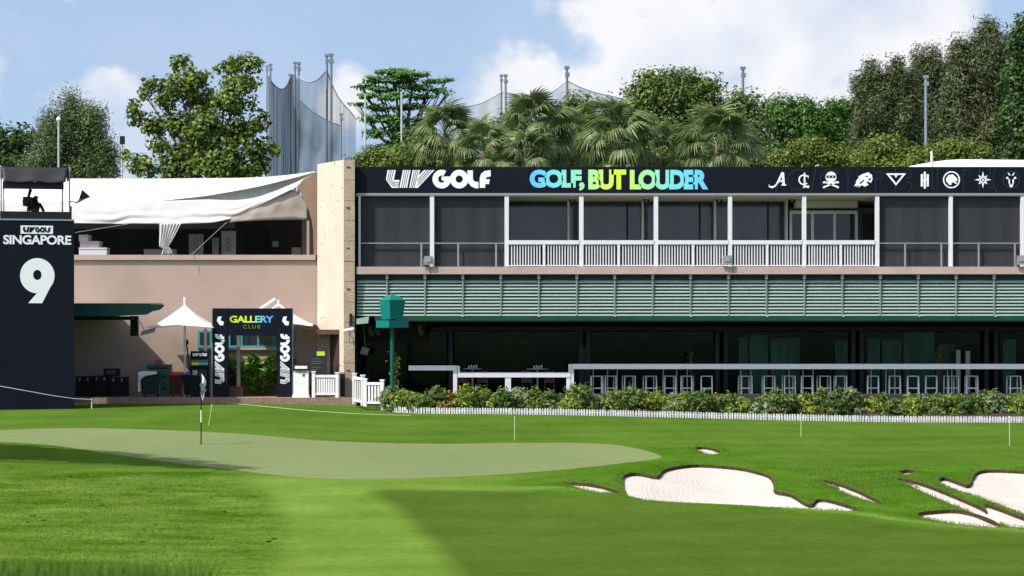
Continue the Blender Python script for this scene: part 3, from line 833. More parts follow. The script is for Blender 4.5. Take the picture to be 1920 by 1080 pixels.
def build_awning(club):
    # louvred awning: the top row tucks under the slab, the bottom row stands forward
    aw = thing('louvred_awning', None, None); del ORG[aw]
    bpy.data.objects.remove(aw)
    xs = [668.5] + [726 + 71.0 * k for k in range(20)]
    d0, d1 = 85.97, 85.90
    z0, z1 = Z(528, d0), Z(590, d1)
    awn = MB().box(X(668.5, D), X(2120, D), d0 + .12, d0 + .16, z1 - .12, z0 + .28).build('louvred_awning', mat('awning_dark_sheet', (.030, .062, .055), .8), club)  # dark sheet added behind the slats to stop light and darken the gaps
    for x in xs[1:]:
        xw = X(x, D)
        MB().box(xw - .03, xw + .03, d0 - .16, d0 + .1, z1 - .1, z0 + .22).build('rib', M_awnframe, awn)
        MB().box(xw - .055, xw + .055, d0 - .20, d0 + .1, z0 + .10, z0 + .30).build('bracket', M_awnframe, awn)
    slat = {}
    o3 = ORG[club]
    for r in range(11):
        t = r / 10
        d, z = d0 + (d1 - d0) * t, z0 + (z1 - z0) * t
        for k in range(len(xs) - 1):
            w = X(xs[k + 1], D) - X(xs[k], D) - .064
            key = round(w, 2)
            if key not in slat:
                mb = MB()
                # a thin blade with a turned-down lip, tilted to the front
                prof = [(-.082, -.044), (-.076, -.012), (.050, .058), (.056, .046), (-.062, -.018), (-.070, -.046)]
                mb.prism([(0, a, b) for a, b in prof], (w, 0, 0))
                q = mb.build('slat', M_slat); slat[key] = q.data; bpy.data.objects.remove(q)
            o = link(bpy.data.objects.new('slat', slat[key])); o.parent = awn
            o.location = Vector((X(xs[k], D) + .032, d, z)) - o3
            o.rotation_euler = (random.uniform(-.03, .03), random.uniform(-.0015, .0015), 0)
    g = MB()
    d1 = 85.72
    zt, zb = Z(592, d1), Z(604, d1)
    g.prism([(X(703, d1), d1 - .16, zt), (X(703, d1), d1 - .18, zb + .06), (X(703, d1), d1 - .10, zb), (X(703, d1), d1 + .12, zb), (X(703, d1), d1 + .12, zt)], (X(2120, d1) - X(703, d1), 0, 0))
    g.build('green_gutter', M_greengut, awn)
    MB().hexa([P(668, 608, d1 - .1), P(690, 606, d1 - .1), P(692, 606, d1 + .1), P(668, 608, d1 + .1)], [P(668, 598, d1 - .1), P(692, 593, d1 - .1), P(692, 593, d1 + .1), P(668, 598, d1 + .1)]).build('gutter_end', M_slat, awn)
    for x in xs[3::2]:
        MB().box(X(x, D) - .05, X(x, D) + .05, d1 - .2, d1 - .15, Z(594, d1), Z(590, d1)).build('gutter_bracket', M_slat, awn)
build_awning(CLUB)

# ------------------------------------------------------------------ stone fin wall
def build_fin():
    a0 = Vector((X(645, 85.65), 85.65, 0)); a1 = Vector((X(595.5, 87.93), 87.93, 0))
    rgt = .43
    fin = thing('stone_fin_wall', 'tall cream stone fin wall dividing the pink building from the clubhouse', 'wall', (a0.x, a0.y, .3))
    zt = Z(299.5, 85.65); zb = .1
    al = (a1 - a0).normalized()
    # face towards the sun as tall pitted panels, narrow end as stone courses
    core = MB()
    b0 = a0 + Vector((rgt, .08, 0)); b1 = a1 + Vector((rgt + .9, 1.4, 0))
    c0 = a0 + Vector((.03, .03, 0)); c1 = a1 + Vector((.03, .03, 0))
    core.hexa([(c0.x, c0.y, zb), (b0.x - .02, b0.y, zb), (b1.x, b1.y, zb), (c1.x, c1.y, zb)], [(c0.x, c0.y, zt - .02), (b0.x - .02, b0.y, zt - .02), (b1.x, b1.y, zt - .02), (c1.x, c1.y, zt - .02)])
    core.build('core', M_stone, fin)
    face = MB(); n = Vector((al.y, -al.x, 0))
    if n.x > 0: n = -n
    o = n * .012
    face.poly([(a0 + o) + Vector((0, 0, zb)), (a0 + o) + Vector((0, 0, zt)), (a1 + o) + Vector((0, 0, zt)), (a1 + o) + Vector((0, 0, zb))])
    face.prism([(a0 + o) + Vector((0, 0, zb)), (a1 + o) + Vector((0, 0, zb)), (a1 + o) + Vector((0, 0, zt)), (a0 + o) + Vector((0, 0, zt))], -n * .05)
    face.f.pop(0); face.v = face.v[4:]; face.f = [tuple(i - 4 for i in f) for f in face.f]
    face.build('pitted_face', M_pit, fin)
    z = zb; rows = 12; hgt = (zt - zb) / rows
    for r in range(rows):
        cuts = [0, .5 if r % 2 else 1.0, 1.0] if r % 3 == 0 else [0, 1.0]
        for i in range(len(cuts) - 1):
            if cuts[i + 1] - cuts[i] < .01: continue
            j = random.uniform(-.012, .012)
            MB().box(a0.x + .005 + rgt * cuts[i] + .004, a0.x + .005 + rgt * cuts[i + 1] - .004, 85.62 + j, 85.71, z + .006, z + hgt - .010).build('stone', M_stone, fin)
        # small putlog holes
        if r % 2 == 1:
            MB().box(a0.x + .10, a0.x + .24, 85.595, 85.63, z + hgt * .62, z + hgt * .67).build('bracket_mark', M_brown, fin)
        z += hgt
    # doorway in the sunny face
    def onf(t, zz, lift): return a0 + al * t + n * lift + Vector((0, 0, zz))
    L = (a1 - a0).length
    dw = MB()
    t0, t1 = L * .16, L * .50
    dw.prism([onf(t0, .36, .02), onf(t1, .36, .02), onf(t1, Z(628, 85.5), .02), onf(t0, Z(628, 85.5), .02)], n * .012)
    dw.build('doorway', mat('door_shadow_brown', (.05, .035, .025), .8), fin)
    # slab canopy over the doorway
    cp = MB().pbox(566, 638, 618, 627, 86.0, 87.6)
    cp.build('door_canopy', M_brown, fin)
    # a security camera on the end of the wall
    cc = thing('security_camera', 'white security camera bracketed on the end of the stone wall', 'camera', P(655, 622, 85.5))
    MB().tube([P(646, 620, 85.4), P(664, 616.5, 85.2)], .06, 10).build('body', M_white, cc)
    MB().tube([P(657, 628, 85.6), P(655, 620, 85.4)], .02, 6).build('bracket', M_grey, cc)
    MB().pbox(655, 660, 588, 612, 85.5, 85.58).build('junction_box', M_black, cc)
build_fin()

# ------------------------------------------------------------------ roof sign
def build_sign():
    d = 85.95
    sg = thing('roof_sign', 'long navy roof sign with league wordmark, slogan and team emblems', 'sign', (7, 86, 8.57))
    for a, b in ((666, 950), (950.4, 1235), (1235.4, 1520), (1520.4, 1805), (1805.4, 2120)):
        MB().pbox(a, b, 313, 361.8, d, d + .08).build('board', M_navy, sg)
    e = d - .012
    w = MB(); ln = MB()
    wordmark(w, ln, P(723.5, 353.3, e), (X(920.5, e) - X(723.5, e), 0, 0), (0, 0, Z(318.3, e) - Z(353.3, e)), (0, -1, 0))
    w.build('wordmark', M_letter, sg); ln.build('wordmark_stripes', M_navy, sg)
    G = gradient_mat('slogan_gradient', X(993, e), X(1327, e), [(0, (.10, .44, .92)), (.14, (.16, .66, .70)), (.30, (.30, .72, .46)), (.42, (.52, .78, .10)), (.52, (.62, .84, .02)), (.62, (.36, .74, .30)), (.80, (.17, .66, .66)), (1, (.12, .50, .92))])
    for tx, a, b, t, bt in (('GOLF,', 993, 1096, 318, 358), ('BUT', 1103, 1174, 318, 355.5), ('LOUDER', 1181, 1328, 318, 355.5)):
        m = MB(); ptext(m, tx, a, b, t, bt, e, bold=.058, space=.86); m.build('slogan_word', G, sg)
    # thin ghost outlines behind the emblems
    gh = MB(); h = d - .006
    def stroke(pts, wd=.8):
        for (x0, y0), (x1, y1) in zip(pts[:-1], pts[1:]):
            dx, dy = x1 - x0, y1 - y0; l = math.hypot(dx, dy) or 1; nx, ny = -dy / l * wd / 2, dx / l * wd / 2
            gh.poly([P(x0 + nx, y0 + ny, h), P(x1 + nx, y1 + ny, h), P(x1 - nx, y1 - ny, h), P(x0 - nx, y0 - ny, h)])
    def arc(cx, cy, rx, ry, a0, a1, n=16): return [(cx + rx * math.cos(math.radians(a0 + (a1 - a0) * i / n)), cy - ry * math.sin(math.radians(a0 + (a1 - a0) * i / n))) for i in range(n + 1)]
    stroke(arc(1497, 337, 20, 19, 50, 310)); stroke([(1497, 337), (1512, 337), (1512, 350)])
    stroke(arc(1558, 337, 20, 19, 40, 320)); stroke([(1586, 314), (1590, 326), (1590, 361)]); stroke([(1608, 314), (1608, 348), (1622, 348), (1622, 361)])
    stroke([(1640, 322), (1654, 322), (1654, 335), (1642, 335), (1642, 361)]); stroke(arc(1700, 326, 9, 9, -90, 90)); stroke(arc(1700, 350, 10, 9, -90, 90))
    stroke([(1679, 314), (1679, 361)]); stroke([(1748, 314), (1748, 348)] + arc(1753, 348, 5, 8, 180, 360) + [(1758, 348), (1758, 314)])
    stroke([(1776, 314), (1776, 361)]); stroke([(1806, 361), (1806, 319), (1818, 319)]); stroke([(1836, 314), (1836, 361)]); stroke([(1856, 314), (1856, 352), (1864, 352)])
    stroke([(1868, 314), (1862, 330), (1862, 346), (1870, 361)]); stroke([(1455, 361), (1468, 318)]); stroke([(1520, 361), (1530, 314)])
    stroke([(1938, 314), (1938, 361)]); stroke(arc(1970, 337, 20, 19, 30, 330))
    gh.build('ghost_outline', M_faint, sg)
    # team emblems
    u = X(1000, e) - X(999, e)
    def E(cx, cy):
        def q(x, y, lift=0): return P(cx + x, cy + y, e - lift)
        return q
    U, Vv = Vector((u, 0, 0)), Vector((0, 0, u))
    # script A
    q = E(1457, 337); m = MB()
    m.poly([q(-3, 10), q(8, -14), q(12, -14), q(4, 4), q(-1, 10)][::-1]); m.poly([q(8.5, -13, .001), q(13, -14, .001), q(15, 11, .001), q(10, 11, .001)][::-1])
    m.poly([q(2, 1, .002), q(13, 1, .002), q(13, 4, .002), q(1, 4, .002)][::-1]); m.poly([q(8, 11, .003), q(17, 11, .003), q(17, 8.6, .003), q(8, 8.6, .003)][::-1])
    m.poly([q(-2, 8, .002), q(-7, 12, .002), q(-13, 12, .002), q(-16, 8, .002), q(-15, 14, .002), q(-9, 16, .002), q(-3, 13, .002), q(1, 8, .002)][::-1])
    m.build('team_emblem', M_letter, sg)
    # C and L monogram
    q = E(1507, 338); m = MB()
    m.ring(q(0, -1), U, Vv, 10, 7.4, 45, 315); m.poly([q(0, -14, .001), q(3, -14, .001), q(3, 11, .001), q(0, 11, .001)][::-1])
    m.poly([q(0, 10, .002), q(11, 10, .002), q(9, 15, .002), q(4, 13, .002), q(-2, 15, .002)][::-1]); m.poly([q(6, -9, .001), q(9, -9, .001), q(9, -3, .001)][::-1])
    m.build('team_emblem', M_letter, sg)
    # skull and crossed bones
    q = E(1558, 337); m = MB()
    m.disc(q(0, -5), U, Vv, 10.2); m.poly([q(-5, 2, .001), q(5, 2, .001), q(4, 8, .001), q(-4, 8, .001)][::-1])
    for s in (-1, 1):
        m.poly([q(-13 * s, 5, .002), q(-11.5 * s, 2.5, .002), q(13 * s, 12, .002), q(12 * s, 15, .002)][::(-1 if s > 0 else 1)])
        m.disc(q(-13 * s, 5, .003), U, Vv, 2.1, 10); m.disc(q(13 * s, 14, .003), U, Vv, 2.1, 10)
    k = MB(); k.poly([q(-9, -8, .006), q(9, -8, .006), q(8, -3.4, .006), q(-8, -3.4, .006)][::-1])
    o = m.build('team_emblem', M_letter, sg); k.build('emblem_band', M_navy, o)
    m = MB(); m.disc(q(-3.5, -5.6, .008), U, Vv, 1.3, 8); m.disc(q(3.5, -5.6, .008), U, Vv, 1.3, 8); m.build('emblem_eye', M_letter, o)
    # maned head in profile
    q = E(1619, 337); m = MB()
    m.poly([q(-18, 13), q(-13, 4), q(-15, 4), q(-8, -5), q(-10, -6), q(-1, -11), q(9, -14), q(16, -9), q(17, -1), q(14, 6), q(9, 3), q(5, 5), q(10, 9), q(3, 13), q(-4, 10), q(-9, 15), q(-8, 10), q(-14, 14), q(-12, 10)][::-1])
    o = m.build('team_emblem', M_letter, sg)
    k = MB(); k.poly([q(2, -6, .005), q(9, -8, .005), q(8, -5, .005)][::-1]); k.poly([q(10, -2, .005), q(15, -3, .005), q(13, 1, .005), q(9, 1, .005)][::-1]); k.poly([q(-8, 6, .005), q(0, 0, .005), q(2, 1, .005), q(-6, 8, .005)][::-1]); k.build('emblem_band', M_navy, o)
    # hollow winged triangle
    q = E(1680, 336); m = MB()
    m.poly([q(-19, -11), q(19, -11), q(0, 12)][::-1]); o = m.build('team_emblem', M_letter, sg)
    k = MB(); k.poly([q(-12, -8, .005), q(-3, -8, .005), q(0, -2, .005), q(3, -8, .005), q(12, -8, .005), q(0, 7, .005)][::-1]); k.build('emblem_band', M_navy, o)
    # barred H
    q = E(1734, 337.5); m = MB()
    for x, a, b in ((-5.5, -11, 12), (0, -15.5, 16), (5.5, -11, 12)): m.poly([q(x - 2, a), q(x + 2, a), q(x + 2, b), q(x - 2, b)][::-1])
    m.poly([q(-7.5, 2, .002), q(7.5, -4, .002), q(7.5, -1, .002), q(-7.5, 5, .002)][::-1]); m.build('team_emblem', M_letter, sg)
    # ringed big-cat head
    q = E(1784, 337); m = MB()
    m.ring(q(0, 0), U, Vv, 16, 13.6, n=36)
    m.poly([q(-10, 2), q(-10, -3), q(-5, -9), q(3, -10), q(8, -5), q(11, -2), q(11, 2), q(7, 4), q(11, 6), q(8, 8), q(3, 4), q(0, 7), q(0, 10), q(-5, 9)][::-1]); m.build('team_emblem', M_letter, sg)
    # eight-pointed star
    q = E(1843, 337); m = MB()
    pts = []
    for i in range(16):
        r = (16 if (i // 2) % 2 == 0 else 12) if i % 2 == 0 else 6.2
        a = math.pi / 8 * i; pts.append(q(r * math.cos(a), -r * math.sin(a)))
    m.poly(pts); o = m.build('team_emblem', M_letter, sg)
    k = MB(); k.ring(q(0, 0, .005), U, Vv, 4.6, 2.6, n=4)
    for i in range(8):
        a = math.pi / 4 * i; c, s = math.cos(a), -math.sin(a)
        k.poly([q(5 * c - .5 * s, 5 * s + .5 * c, .005), q(9 * c, 9 * s, .005), q(5 * c + .5 * s, 5 * s - .5 * c, .005)])
    k.build('emblem_band', M_navy, o)
    # horned head in a faint ring
    q = E(1896, 337); m = MB()
    m.poly([q(-5, -2), q(-2, 0), q(-2.6, 6), q(0, 11), q(2.6, 6), q(2, 0), q(5, -2), q(5, 5), q(2, 14), q(-2, 14), q(-5, 5)][::-1])
    for s in (-1, 1):
        m.poly([q(-1.2 * s, -8, .001), q(-4 * s, -8, .001), q(-7 * s, -14, .001), q(-3 * s, -11.5, .001)][::(-1 if s > 0 else 1)])
        m.poly([q(-4 * s, -3, .001), q(-8 * s, -6, .001), q(-10 * s, -3, .001), q(-8 * s, -1, .001)][::(1 if s > 0 else -1)])
    o = m.build('team_emblem', M_letter, sg)
    k = MB(); k.ring(q(0, 0, .004), U, Vv, 16, 15, n=36); k.build('emblem_ring', M_faint, o)
build_sign()

# ------------------------------------------------------------------ pink building and white tent on its roof terrace
def build_pink():
    W = 88.0
    pk = thing('pink_building', 'pink rendered building with a roof terrace behind its parapet', 'building', (-15, 88, .36))
    x0 = -26
    struct_box('pavement', M_pave, x0, X(668, 84.8), 84.8, 90, -.2, .36)
    MB().box(x0, X(597, W), W, W + .3, .3, Z(488, W)).build('wall', M_pink, pk)
    MB().box(x0, X(592, W), W - .10, W + .4, Z(487.5, W), Z(478, W)).build('parapet_cap', M_pinkcap, pk)
    MB().box(x0, X(612, W), W + .3, 98, Z(500, W) - .3, Z(500, W)).build('terrace_floor', M_terrace, pk)
    # concave brown wing beside the fin
    y = 88.2
    out = [(597, 322), (586, 327), (569, 336), (557, 350), (564, 362), (572, 378), (579, 394), (584, 412), (587, 432), (588, 478), (597, 478)]
    MB().prism([P(a, b, y) for a, b in out], (0, .5, 0)).build('curved_wing', mat('brown_render', (.25, .165, .115), .85, var=.1), pk)
    MB().prism([P(566, 478, 91.5), P(597, 478, 91.5), P(597, 327, 91.5), P(566, 342, 91.5)], (0, .3, 0)).build('gable_wall', mat('brown_render', (.25, .165, .115), .85, var=.1), pk)
    # back of the roof terrace with door
    MB().box(x0, X(612, W), 97, 97.3, Z(500, W), Z(395, 97)).build('back_wall', M_dark, pk)
    MB().pbox(440, 597, 395, 478, 94.5, 94.8).build('brown_wall', M_darkbrown, pk)
    MB().pbox(457, 501, 429, 480, 94.4, 94.48).build('door', M_black, pk)
    MB().pbox(511, 522, 452, 463, 94.35, 94.45).build('wall_lamp', M_grey, pk)
    MB().pbox(575, 580, 414, 478, 88.6, 88.7).build('terrace_post', mat('post_grey', (.28, .25, .24), .6), pk)
    # window band with teal frame
    fr = MB()
    for a, b, c, e in ((371, 552, 620, 623.5), (371, 552, 647.5, 651.5)): fr.pbox(a, b, c, e, W - .06, W - .004)
    for c in (373, 395, 430, 453, 484, 513, 519, 550): fr.pbox(c - 2, c + 2, 623.5, 647.5, W - .055, W - .004)
    w = fr.build('window', M_tealwin, pk)
    for a, b in ((375, 393), (397, 428), (432, 451), (455, 482), (486, 511), (521, 548)):
        MB().pbox(a, b, 623.5, 647.5, W - .03, W - .006).build('pane', M_winglass, w)
    MB().pbox(371, 552, 651.7, 656, W - .16, W - .004).build('sill', M_pinkcap, w)
    # low plinth wall under the window, warmer
    MB().pbox(425, 552, 668, 744, W - .05, W - .004).build('plinth', mat('yellow_render', (.40, .30, .17), .85, var=.08), pk)
    return pk
build_pink()

def curve(pts, n):
    pts = np.array(pts, float); s = np.linspace(0, 1, n)
    seg = np.r_[0, np.cumsum(np.hypot(np.diff(pts[:, 0]), np.diff(pts[:, 1])))]; seg /= seg[-1]
    y = np.column_stack([np.interp(s, seg, pts[:, k]) for k in range(pts.shape[1])])
    k = np.array([1, 2, 3, 2, 1.]) / 9
    for _ in range(2):
        yp = np.pad(y, ((2, 2), (0, 0)), mode='edge')
        y2 = np.column_stack([np.convolve(yp[:, c], k, mode='valid') for c in range(y.shape[1])])
        y2[0], y2[-1] = y[0], y[-1]; y = y2
    return y
def loft(top, bot, n, m, wr=0.0, sag=0.0, seed=0, fold=0.0):
    """sheet between two curves of (px, py, depth)"""
    a, b = curve(top, n), curve(bot, n); r = np.random.RandomState(seed)
    ph = r.uniform(0, 6.28, 8); rows = []
    for i in range(m):
        t = i / (m - 1); row = []
        for j in range(n):
            p = a[j] * (1 - t) + b[j] * t; x = p[0]
            w = wr * sum(math.sin(x * f + ph[k] + t * g) for k, (f, g) in enumerate(((.05, 5), (.11, -7), (.023, 9), (.19, 4)))) * (math.sin(math.pi * min(t * 1.2, 1)) * .6 + .4 * t)
            if fold: w += fold * max(0, t - .40) * 1.6 * math.sin(t * 17 + 1.6 * math.sin(x * .021 + 1) + 1.1 * math.sin(x * .047 + 2) + .5 * math.sin(x * .11)) * (.6 + .4 * math.sin(x * .033))
            v = P(p[0], p[1], p[2]); v.y += w; v.z -= sag * math.sin(math.pi * t)
            row.append(v)
        rows.append(row)
    return rows
def build_tent():
    t = thing('white_marquee', 'white marquee stretched over the pink roof terrace', 'tent', (-15, 90, 6))
    MB().grid(loft([(-60, 335, 96), (100, 335, 96), (300, 335, 96), (440, 334, 96), (500, 332, 95), (545, 328, 93), (590, 321.5, 90)],
                   [(-60, 376, 89.6), (100, 376, 89.6), (300, 377, 89.6), (390, 367, 89.6), (480, 351, 89.6), (545, 335, 89.7), (591, 322.5, 89.7)], 60, 10, wr=.012, sag=.06, seed=1)).build('roof_sheet', M_tent, t, smooth=True, thick=.02)
    MB().grid(loft([(-60, 376, 89.5), (100, 376, 89.5), (300, 377, 89.5), (390, 374, 89.5), (440, 376, 89.4), (480, 371, 89.3), (520, 357, 89.2), (560, 340, 89.1), (598, 321, 89.0)],
                   [(-60, 418, 89.2), (100, 418, 89.2), (230, 419.5, 89.2), (330, 420, 89.2), (400, 418, 89.2), (440, 408, 89.2), (480, 387, 89.1), (520, 368, 89.0), (560, 349, 89.0), (598, 324.5, 89.0)], 150, 30, wr=.006, seed=2, fold=.075)).build('valance', M_valance, t, smooth=True, thick=.02)
    MB().grid(loft([(280, 374, 90.0), (380, 362, 90.0), (440, 352, 90.0), (480, 344, 90.0), (520, 334, 90.2), (560, 326, 90.2), (588, 321, 90.2)], [(280, 392, 90.0), (380, 392, 90.0), (440, 388, 90.0), (480, 380, 90.0), (520, 362, 90.2), (560, 346, 90.2), (588, 330, 90.2)], 20, 5, wr=.01)).build('inner_sheet', M_tent, t, smooth=True, thick=.02)
    MB().grid(loft([(430, 404, 89.25), (452, 396, 89.2), (480, 382, 89.15), (515, 369, 89.1), (552, 353, 89.1), (566, 368, 89.1), (577, 386, 89.1)],
                   [(430, 417.5, 89.25), (452, 415, 89.2), (480, 413.5, 89.15), (510, 412.5, 89.15), (545, 412, 89.15), (565, 412, 89.15), (577, 412, 89.15)], 40, 8, wr=.015, seed=5)).build('end_sheet', M_shadefab, t, smooth=True, thick=.02)
    # gathered curtain
    rows = []
    for i in range(16):
        k = i / 15; y = 419 + (478 - 419) * k
        if k < .78: hw = 17 * (1 - k / .78) ** .8 + 6.5; c = 316 - 3.5 * k
        else: hw = 6.5 + 4 * (k - .78) / .22; c = 313.2
        l = 299 if k < .78 else c - hw
        a, b = (l if k < .78 else c - hw), (min(c + hw, 334) if k < .78 else c + hw)
        if k < .78: b = 299 + 8 + 26 * (1 - k / .78) ** .85 + 6
        rows.append([P(a + (b - a) * j / 28, y, 88.75 + .05 * math.sin(j * 1.5 + k * 2)) for j in range(29)])
    MB().grid(rows).build('curtain', M_valance, t, smooth=True, thick=.015)
    # guy ropes
    for a, b in (((426, 416, 88.9), (352, 484, 87.7)), ((240, 420, 88.9), (141, 436, 88.4))):
        MB().tube([P(*a), P(*b)], .012, 5).build('guy_rope', M_grey, t)
build_tent()
def crate_stack():
    def bx(nm, lab, cat, px0, px1, py0, py1, d, m, dd=.7, grp=None):
        o = thing(nm, lab, cat, P((px0 + px1) / 2, py1, d), grp)
        MB().pbox(px0, px1, py0, py1, d, d + dd).build('carton', m, o)
        MB().pbox(px0 - .4, px1 + .4, py0 - .8, py0 + 2, d - .02, d + dd + .02).build('lid', m, o)
        return o
    G = mat('off_white_carton', (.46, .43, .40), .8, var=.1, scale=4); G2 = mat('pale_table_cloth', (.62, .60, .64), .8)
    d = 89.6; zf = 500
    bx('table', 'low table under a pale cloth at the tower end of the terrace', 'table', 148, 200, 465, 500, d, G2)
    bx('carton', 'wide grey carton lying on the clothed terrace table', 'box', 150, 186, 453, 464, d + .05, G)
    bx('carton', 'small square carton stacked on the wide grey carton', 'box', 148, 165, 441, 452, d + .1, G)
    bx('low_table', 'low pale table behind the gathered curtain', 'table', 270, 327, 468, 500, d + 1.2, mat('dim_table', (.28, .27, .26), .8))
    for k, (a, b, t_, lab) in enumerate(((354, 381, 439, 'grey display panel standing furthest from the terrace door'), (398, 410, 446, 'narrow low display panel between two wider panels'), (415, 442, 433, 'tall pale display panel beside the terrace door'))):
        o = thing('display_panel', lab, 'panel', P((a + b) / 2, 500, 91 + .2 * k), 'display panels on the roof terrace')
        MB().pbox(a, b, t_, 500, 91 + .2 * k, 91.1 + .2 * k).build('board', mat('panel_grey%d' % k if False else ('display_board_dim' if k < 2 else 'display_board'), (.17, .175, .18) if k < 2 else (.30, .30, .29), .6), o)
        p = MB()
        if k != 1: put_text(p, 'GOLF' if k == 2 else 'GO', P((a + b) / 2 + 4, 472, 90.98 + .2 * k), (0, 0, .62), (-.2, 0, 0), bold=.02)
        else: p.pbox(a + 2, b - 2, t_ + 3, t_ + 9, 90.98 + .2 * k, 90.99 + .2 * k)
        p.build('print', M_midgrey, o)
    o = thing('carton', 'small carton at the foot of the brown terrace wall', 'box', P(556, 500, 93))
    MB().pbox(547, 562, 465, 500, 93, 93.5).build('carton', G, o); MB().pbox(546.5, 562.5, 464, 467, 92.98, 93.52).build('lid', G, o)
crate_stack()

# white roof of another marquee behind the sign
def build_far_tent():
    t = thing('white_marquee', 'white marquee roof showing above the emblems of the roof sign', 'tent', (20, 95, 8))
    d = 95
    MB().grid(loft([(1705, 312, d), (1740, 305, d + 1), (1775, 299.5, d + 3), (1800, 298.5, d + 4), (1920, 300, d + 4), (2100, 302, d + 4)], [(1702, 318, d - .6), (1740, 318, d - .6), (1775, 318, d - .6), (1800, 318, d - .6), (1920, 318, d - .6), (2100, 318, d - .6)], 30, 6, wr=.01)).build('roof_sheet', M_tent, t, smooth=True, thick=.02)
    MB().tube([P(1747, 318, 94), P(1747, 284, 94)], .055, 8).build('mast', M_white, t)
build_far_tent()

# ------------------------------------------------------------------ scoreboard tower with numeral
def build_tower():
    c = Vector((X(69, 80), 80, .08)); rot = math.atan2(-c.x, c.y)
    t = thing('camera_tower', 'navy camera tower with a large white numeral nine and lettering', 'tower', c, rotz=rot)
    s = 80.0 / F * math.cos(0)            # metres per photograph pixel at the tower
    dist = math.hypot(c.x, c.y); s = dist / F * math.cos(rot) ** 2 * 1.012
    def lx(px): return (px - 69) * s
    def lz(py): return (765.5 - py) * (80.0 / F)
    def bx(mb, a, b, p0, p1, y0, y1): return mb.box(lx(a), lx(b), y0, y1, lz(p1), lz(p0))
    kw = dict(local=True)
    bx(MB(), -.5, 138.5, 411, 768, 0, 2.7).build('hoarding', M_navy, t, **kw)
    bx(MB(), -1, 139, 409, 412, -.02, 2.72).build('top_trim', M_steel, t, **kw)
    f = -.012
    m = MB(); m.poly([(lx(39), f, lz(437)), (lx(99), f, lz(437)), (lx(99), f, lz(421.5)), (lx(39), f, lz(421.5))]); m.build('name_plate', M_letter, t, **kw)
    m = MB(); wordmark(m, None, (lx(43), f - .006, lz(434.5)), (lx(95) - lx(43), 0, 0), (0, 0, lz(424) - lz(434.5)), (0, -1, 0)); m.build('wordmark', M_navy, t, **kw)
    m = MB(); put_text(m, 'SINGAPORE', (lx(7), f, lz(457)), (lx(133) - lx(7), 0, 0), (0, 0, lz(439.5) - lz(457)), bold=.03, space=.95); m.build('lettering', M_letter, t, **kw)
    m = MB(); n = 40; base = len(m.v)
    for i in range(n):
        a = 2 * math.pi * i / n
        m.v += [(lx(70 + 32 * math.cos(a)), f, lz(515.5 - 33 * math.sin(a))), (lx(70 + 7.8 * math.cos(a)), f, lz(514 - 9.5 * math.sin(a)))]
    for i in range(n):
        j = (i + 1) % n; m.f.append((2 * i, 2 * i + 1, 2 * j + 1, 2 * j))
    m.poly([(lx(53), f - .002, lz(567)), (lx(79), f - .002, lz(567)), (lx(101.5), f - .002, lz(522)), (lx(93), f - .002, lz(512)), (lx(72), f - .002, lz(545))])
    m.build('numeral', M_letter, t, **kw)
    # working platform: skirt, posts, fabric roof
    k = MB(); bx(k, 1, 134, 395, 409, .05, .08); bx(k, 1, 134, 395, 409, 2.5, 2.53); bx(k, 131, 134, 384, 409, .09, 2.49); bx(k, 1, 3, 395, 409, .09, 2.49)
    k.build('platform_skirt', M_black, t, **kw)
    for px, y in ((3, .1), (130, .1), (6, 2.4), (118, 2.4)):
        MB().tube([(lx(px), y, lz(411)), (lx(px), y, lz(309))], .028, 8).build('roof_post', M_steel, t, **kw)
    rows = []
    for i in range(8):
        q = i / 7; row = []
        for j in range(25):
            u = j / 24; px = 4 + (127 - 4) * u; sg = math.sin(u * math.pi * 2) ** 2 * .04 * math.sin(math.pi * q)
            lo = 341 + (-1.2 * math.cos(u * 4 * math.pi))
            row.append((lx(px - (px - 62) * .07 * q), .1 - .0 * q - .28 * q, lz(312 + (lo - 312) * q) - sg))
        rows.append(row)
    MB().grid(rows).build('roof_fabric', mat('charcoal_fabric', (.020, .021, .027), .55, var=.15, scale=2), t, smooth=True, thick=.015, **kw)
    MB().grid([[(lx(4), .1, lz(311.5)), (lx(127), .1, lz(311.5))], [(lx(4), 2.5, lz(318)), (lx(127), 2.5, lz(318))]]).build('roof_fabric', M_black, t, thick=.015, **kw)
    bx(MB(), 6, 119, 340, 353.5, -.13, -.10).build('roof_valance', M_black, t, **kw)
    bx(MB(), 126.5, 129.5, 311, 330, .12, 2.4).build('roof_valance', M_black, t, **kw)
    # arm with a flood lamp
    MB().tube([(lx(131), .1, lz(375)), (lx(146), .1, lz(377))], .02, 6).build('lamp_arm', M_steel, t, **kw)
    hd = MB().hexa([(lx(141), 0, lz(379)), (lx(147), 0, lz(372)), (lx(147), .25, lz(372)), (lx(141), .25, lz(379))], [(lx(168), -.15, lz(366)), (lx(153), -.15, lz(353)), (lx(153), .4, lz(353)), (lx(168), .4, lz(366))])
    hd.build('flood_lamp', M_black, t, **kw)
    # the operator
    wm = Matrix.Translation(c) @ Matrix.Rotation(rot, 4, 'Z')
    def W(px, y, py): return wm @ Vector((lx(px), y, lz(py)))
    skeleton_person(W(66, 1.1, 409 + 20).xy, rot + .35, W(0, 0, 362).z)
    cm = thing('video_camera', 'dark video camera on a tripod beside the tower operator', 'camera', W(52, .8, 440))
    a = W(52, .8, 382); b = W(58, .5, 372)
    mb = MB(); mb.box(a.x - .12, a.x + .16, a.y - .3, a.y + .35, a.z - .02, a.z + .32); mb.build('body', M_black, cm)
    MB().tube([a + Vector((.02, -.3, .14)), a + Vector((.06, -.62, .13))], [.10, .12], 12).build('lens', M_black, cm)
    MB().tube([a + Vector((.02, 0, .3)), a + Vector((.10, .05, .62))], [.05, .07], 8).build('viewfinder', M_black, cm)
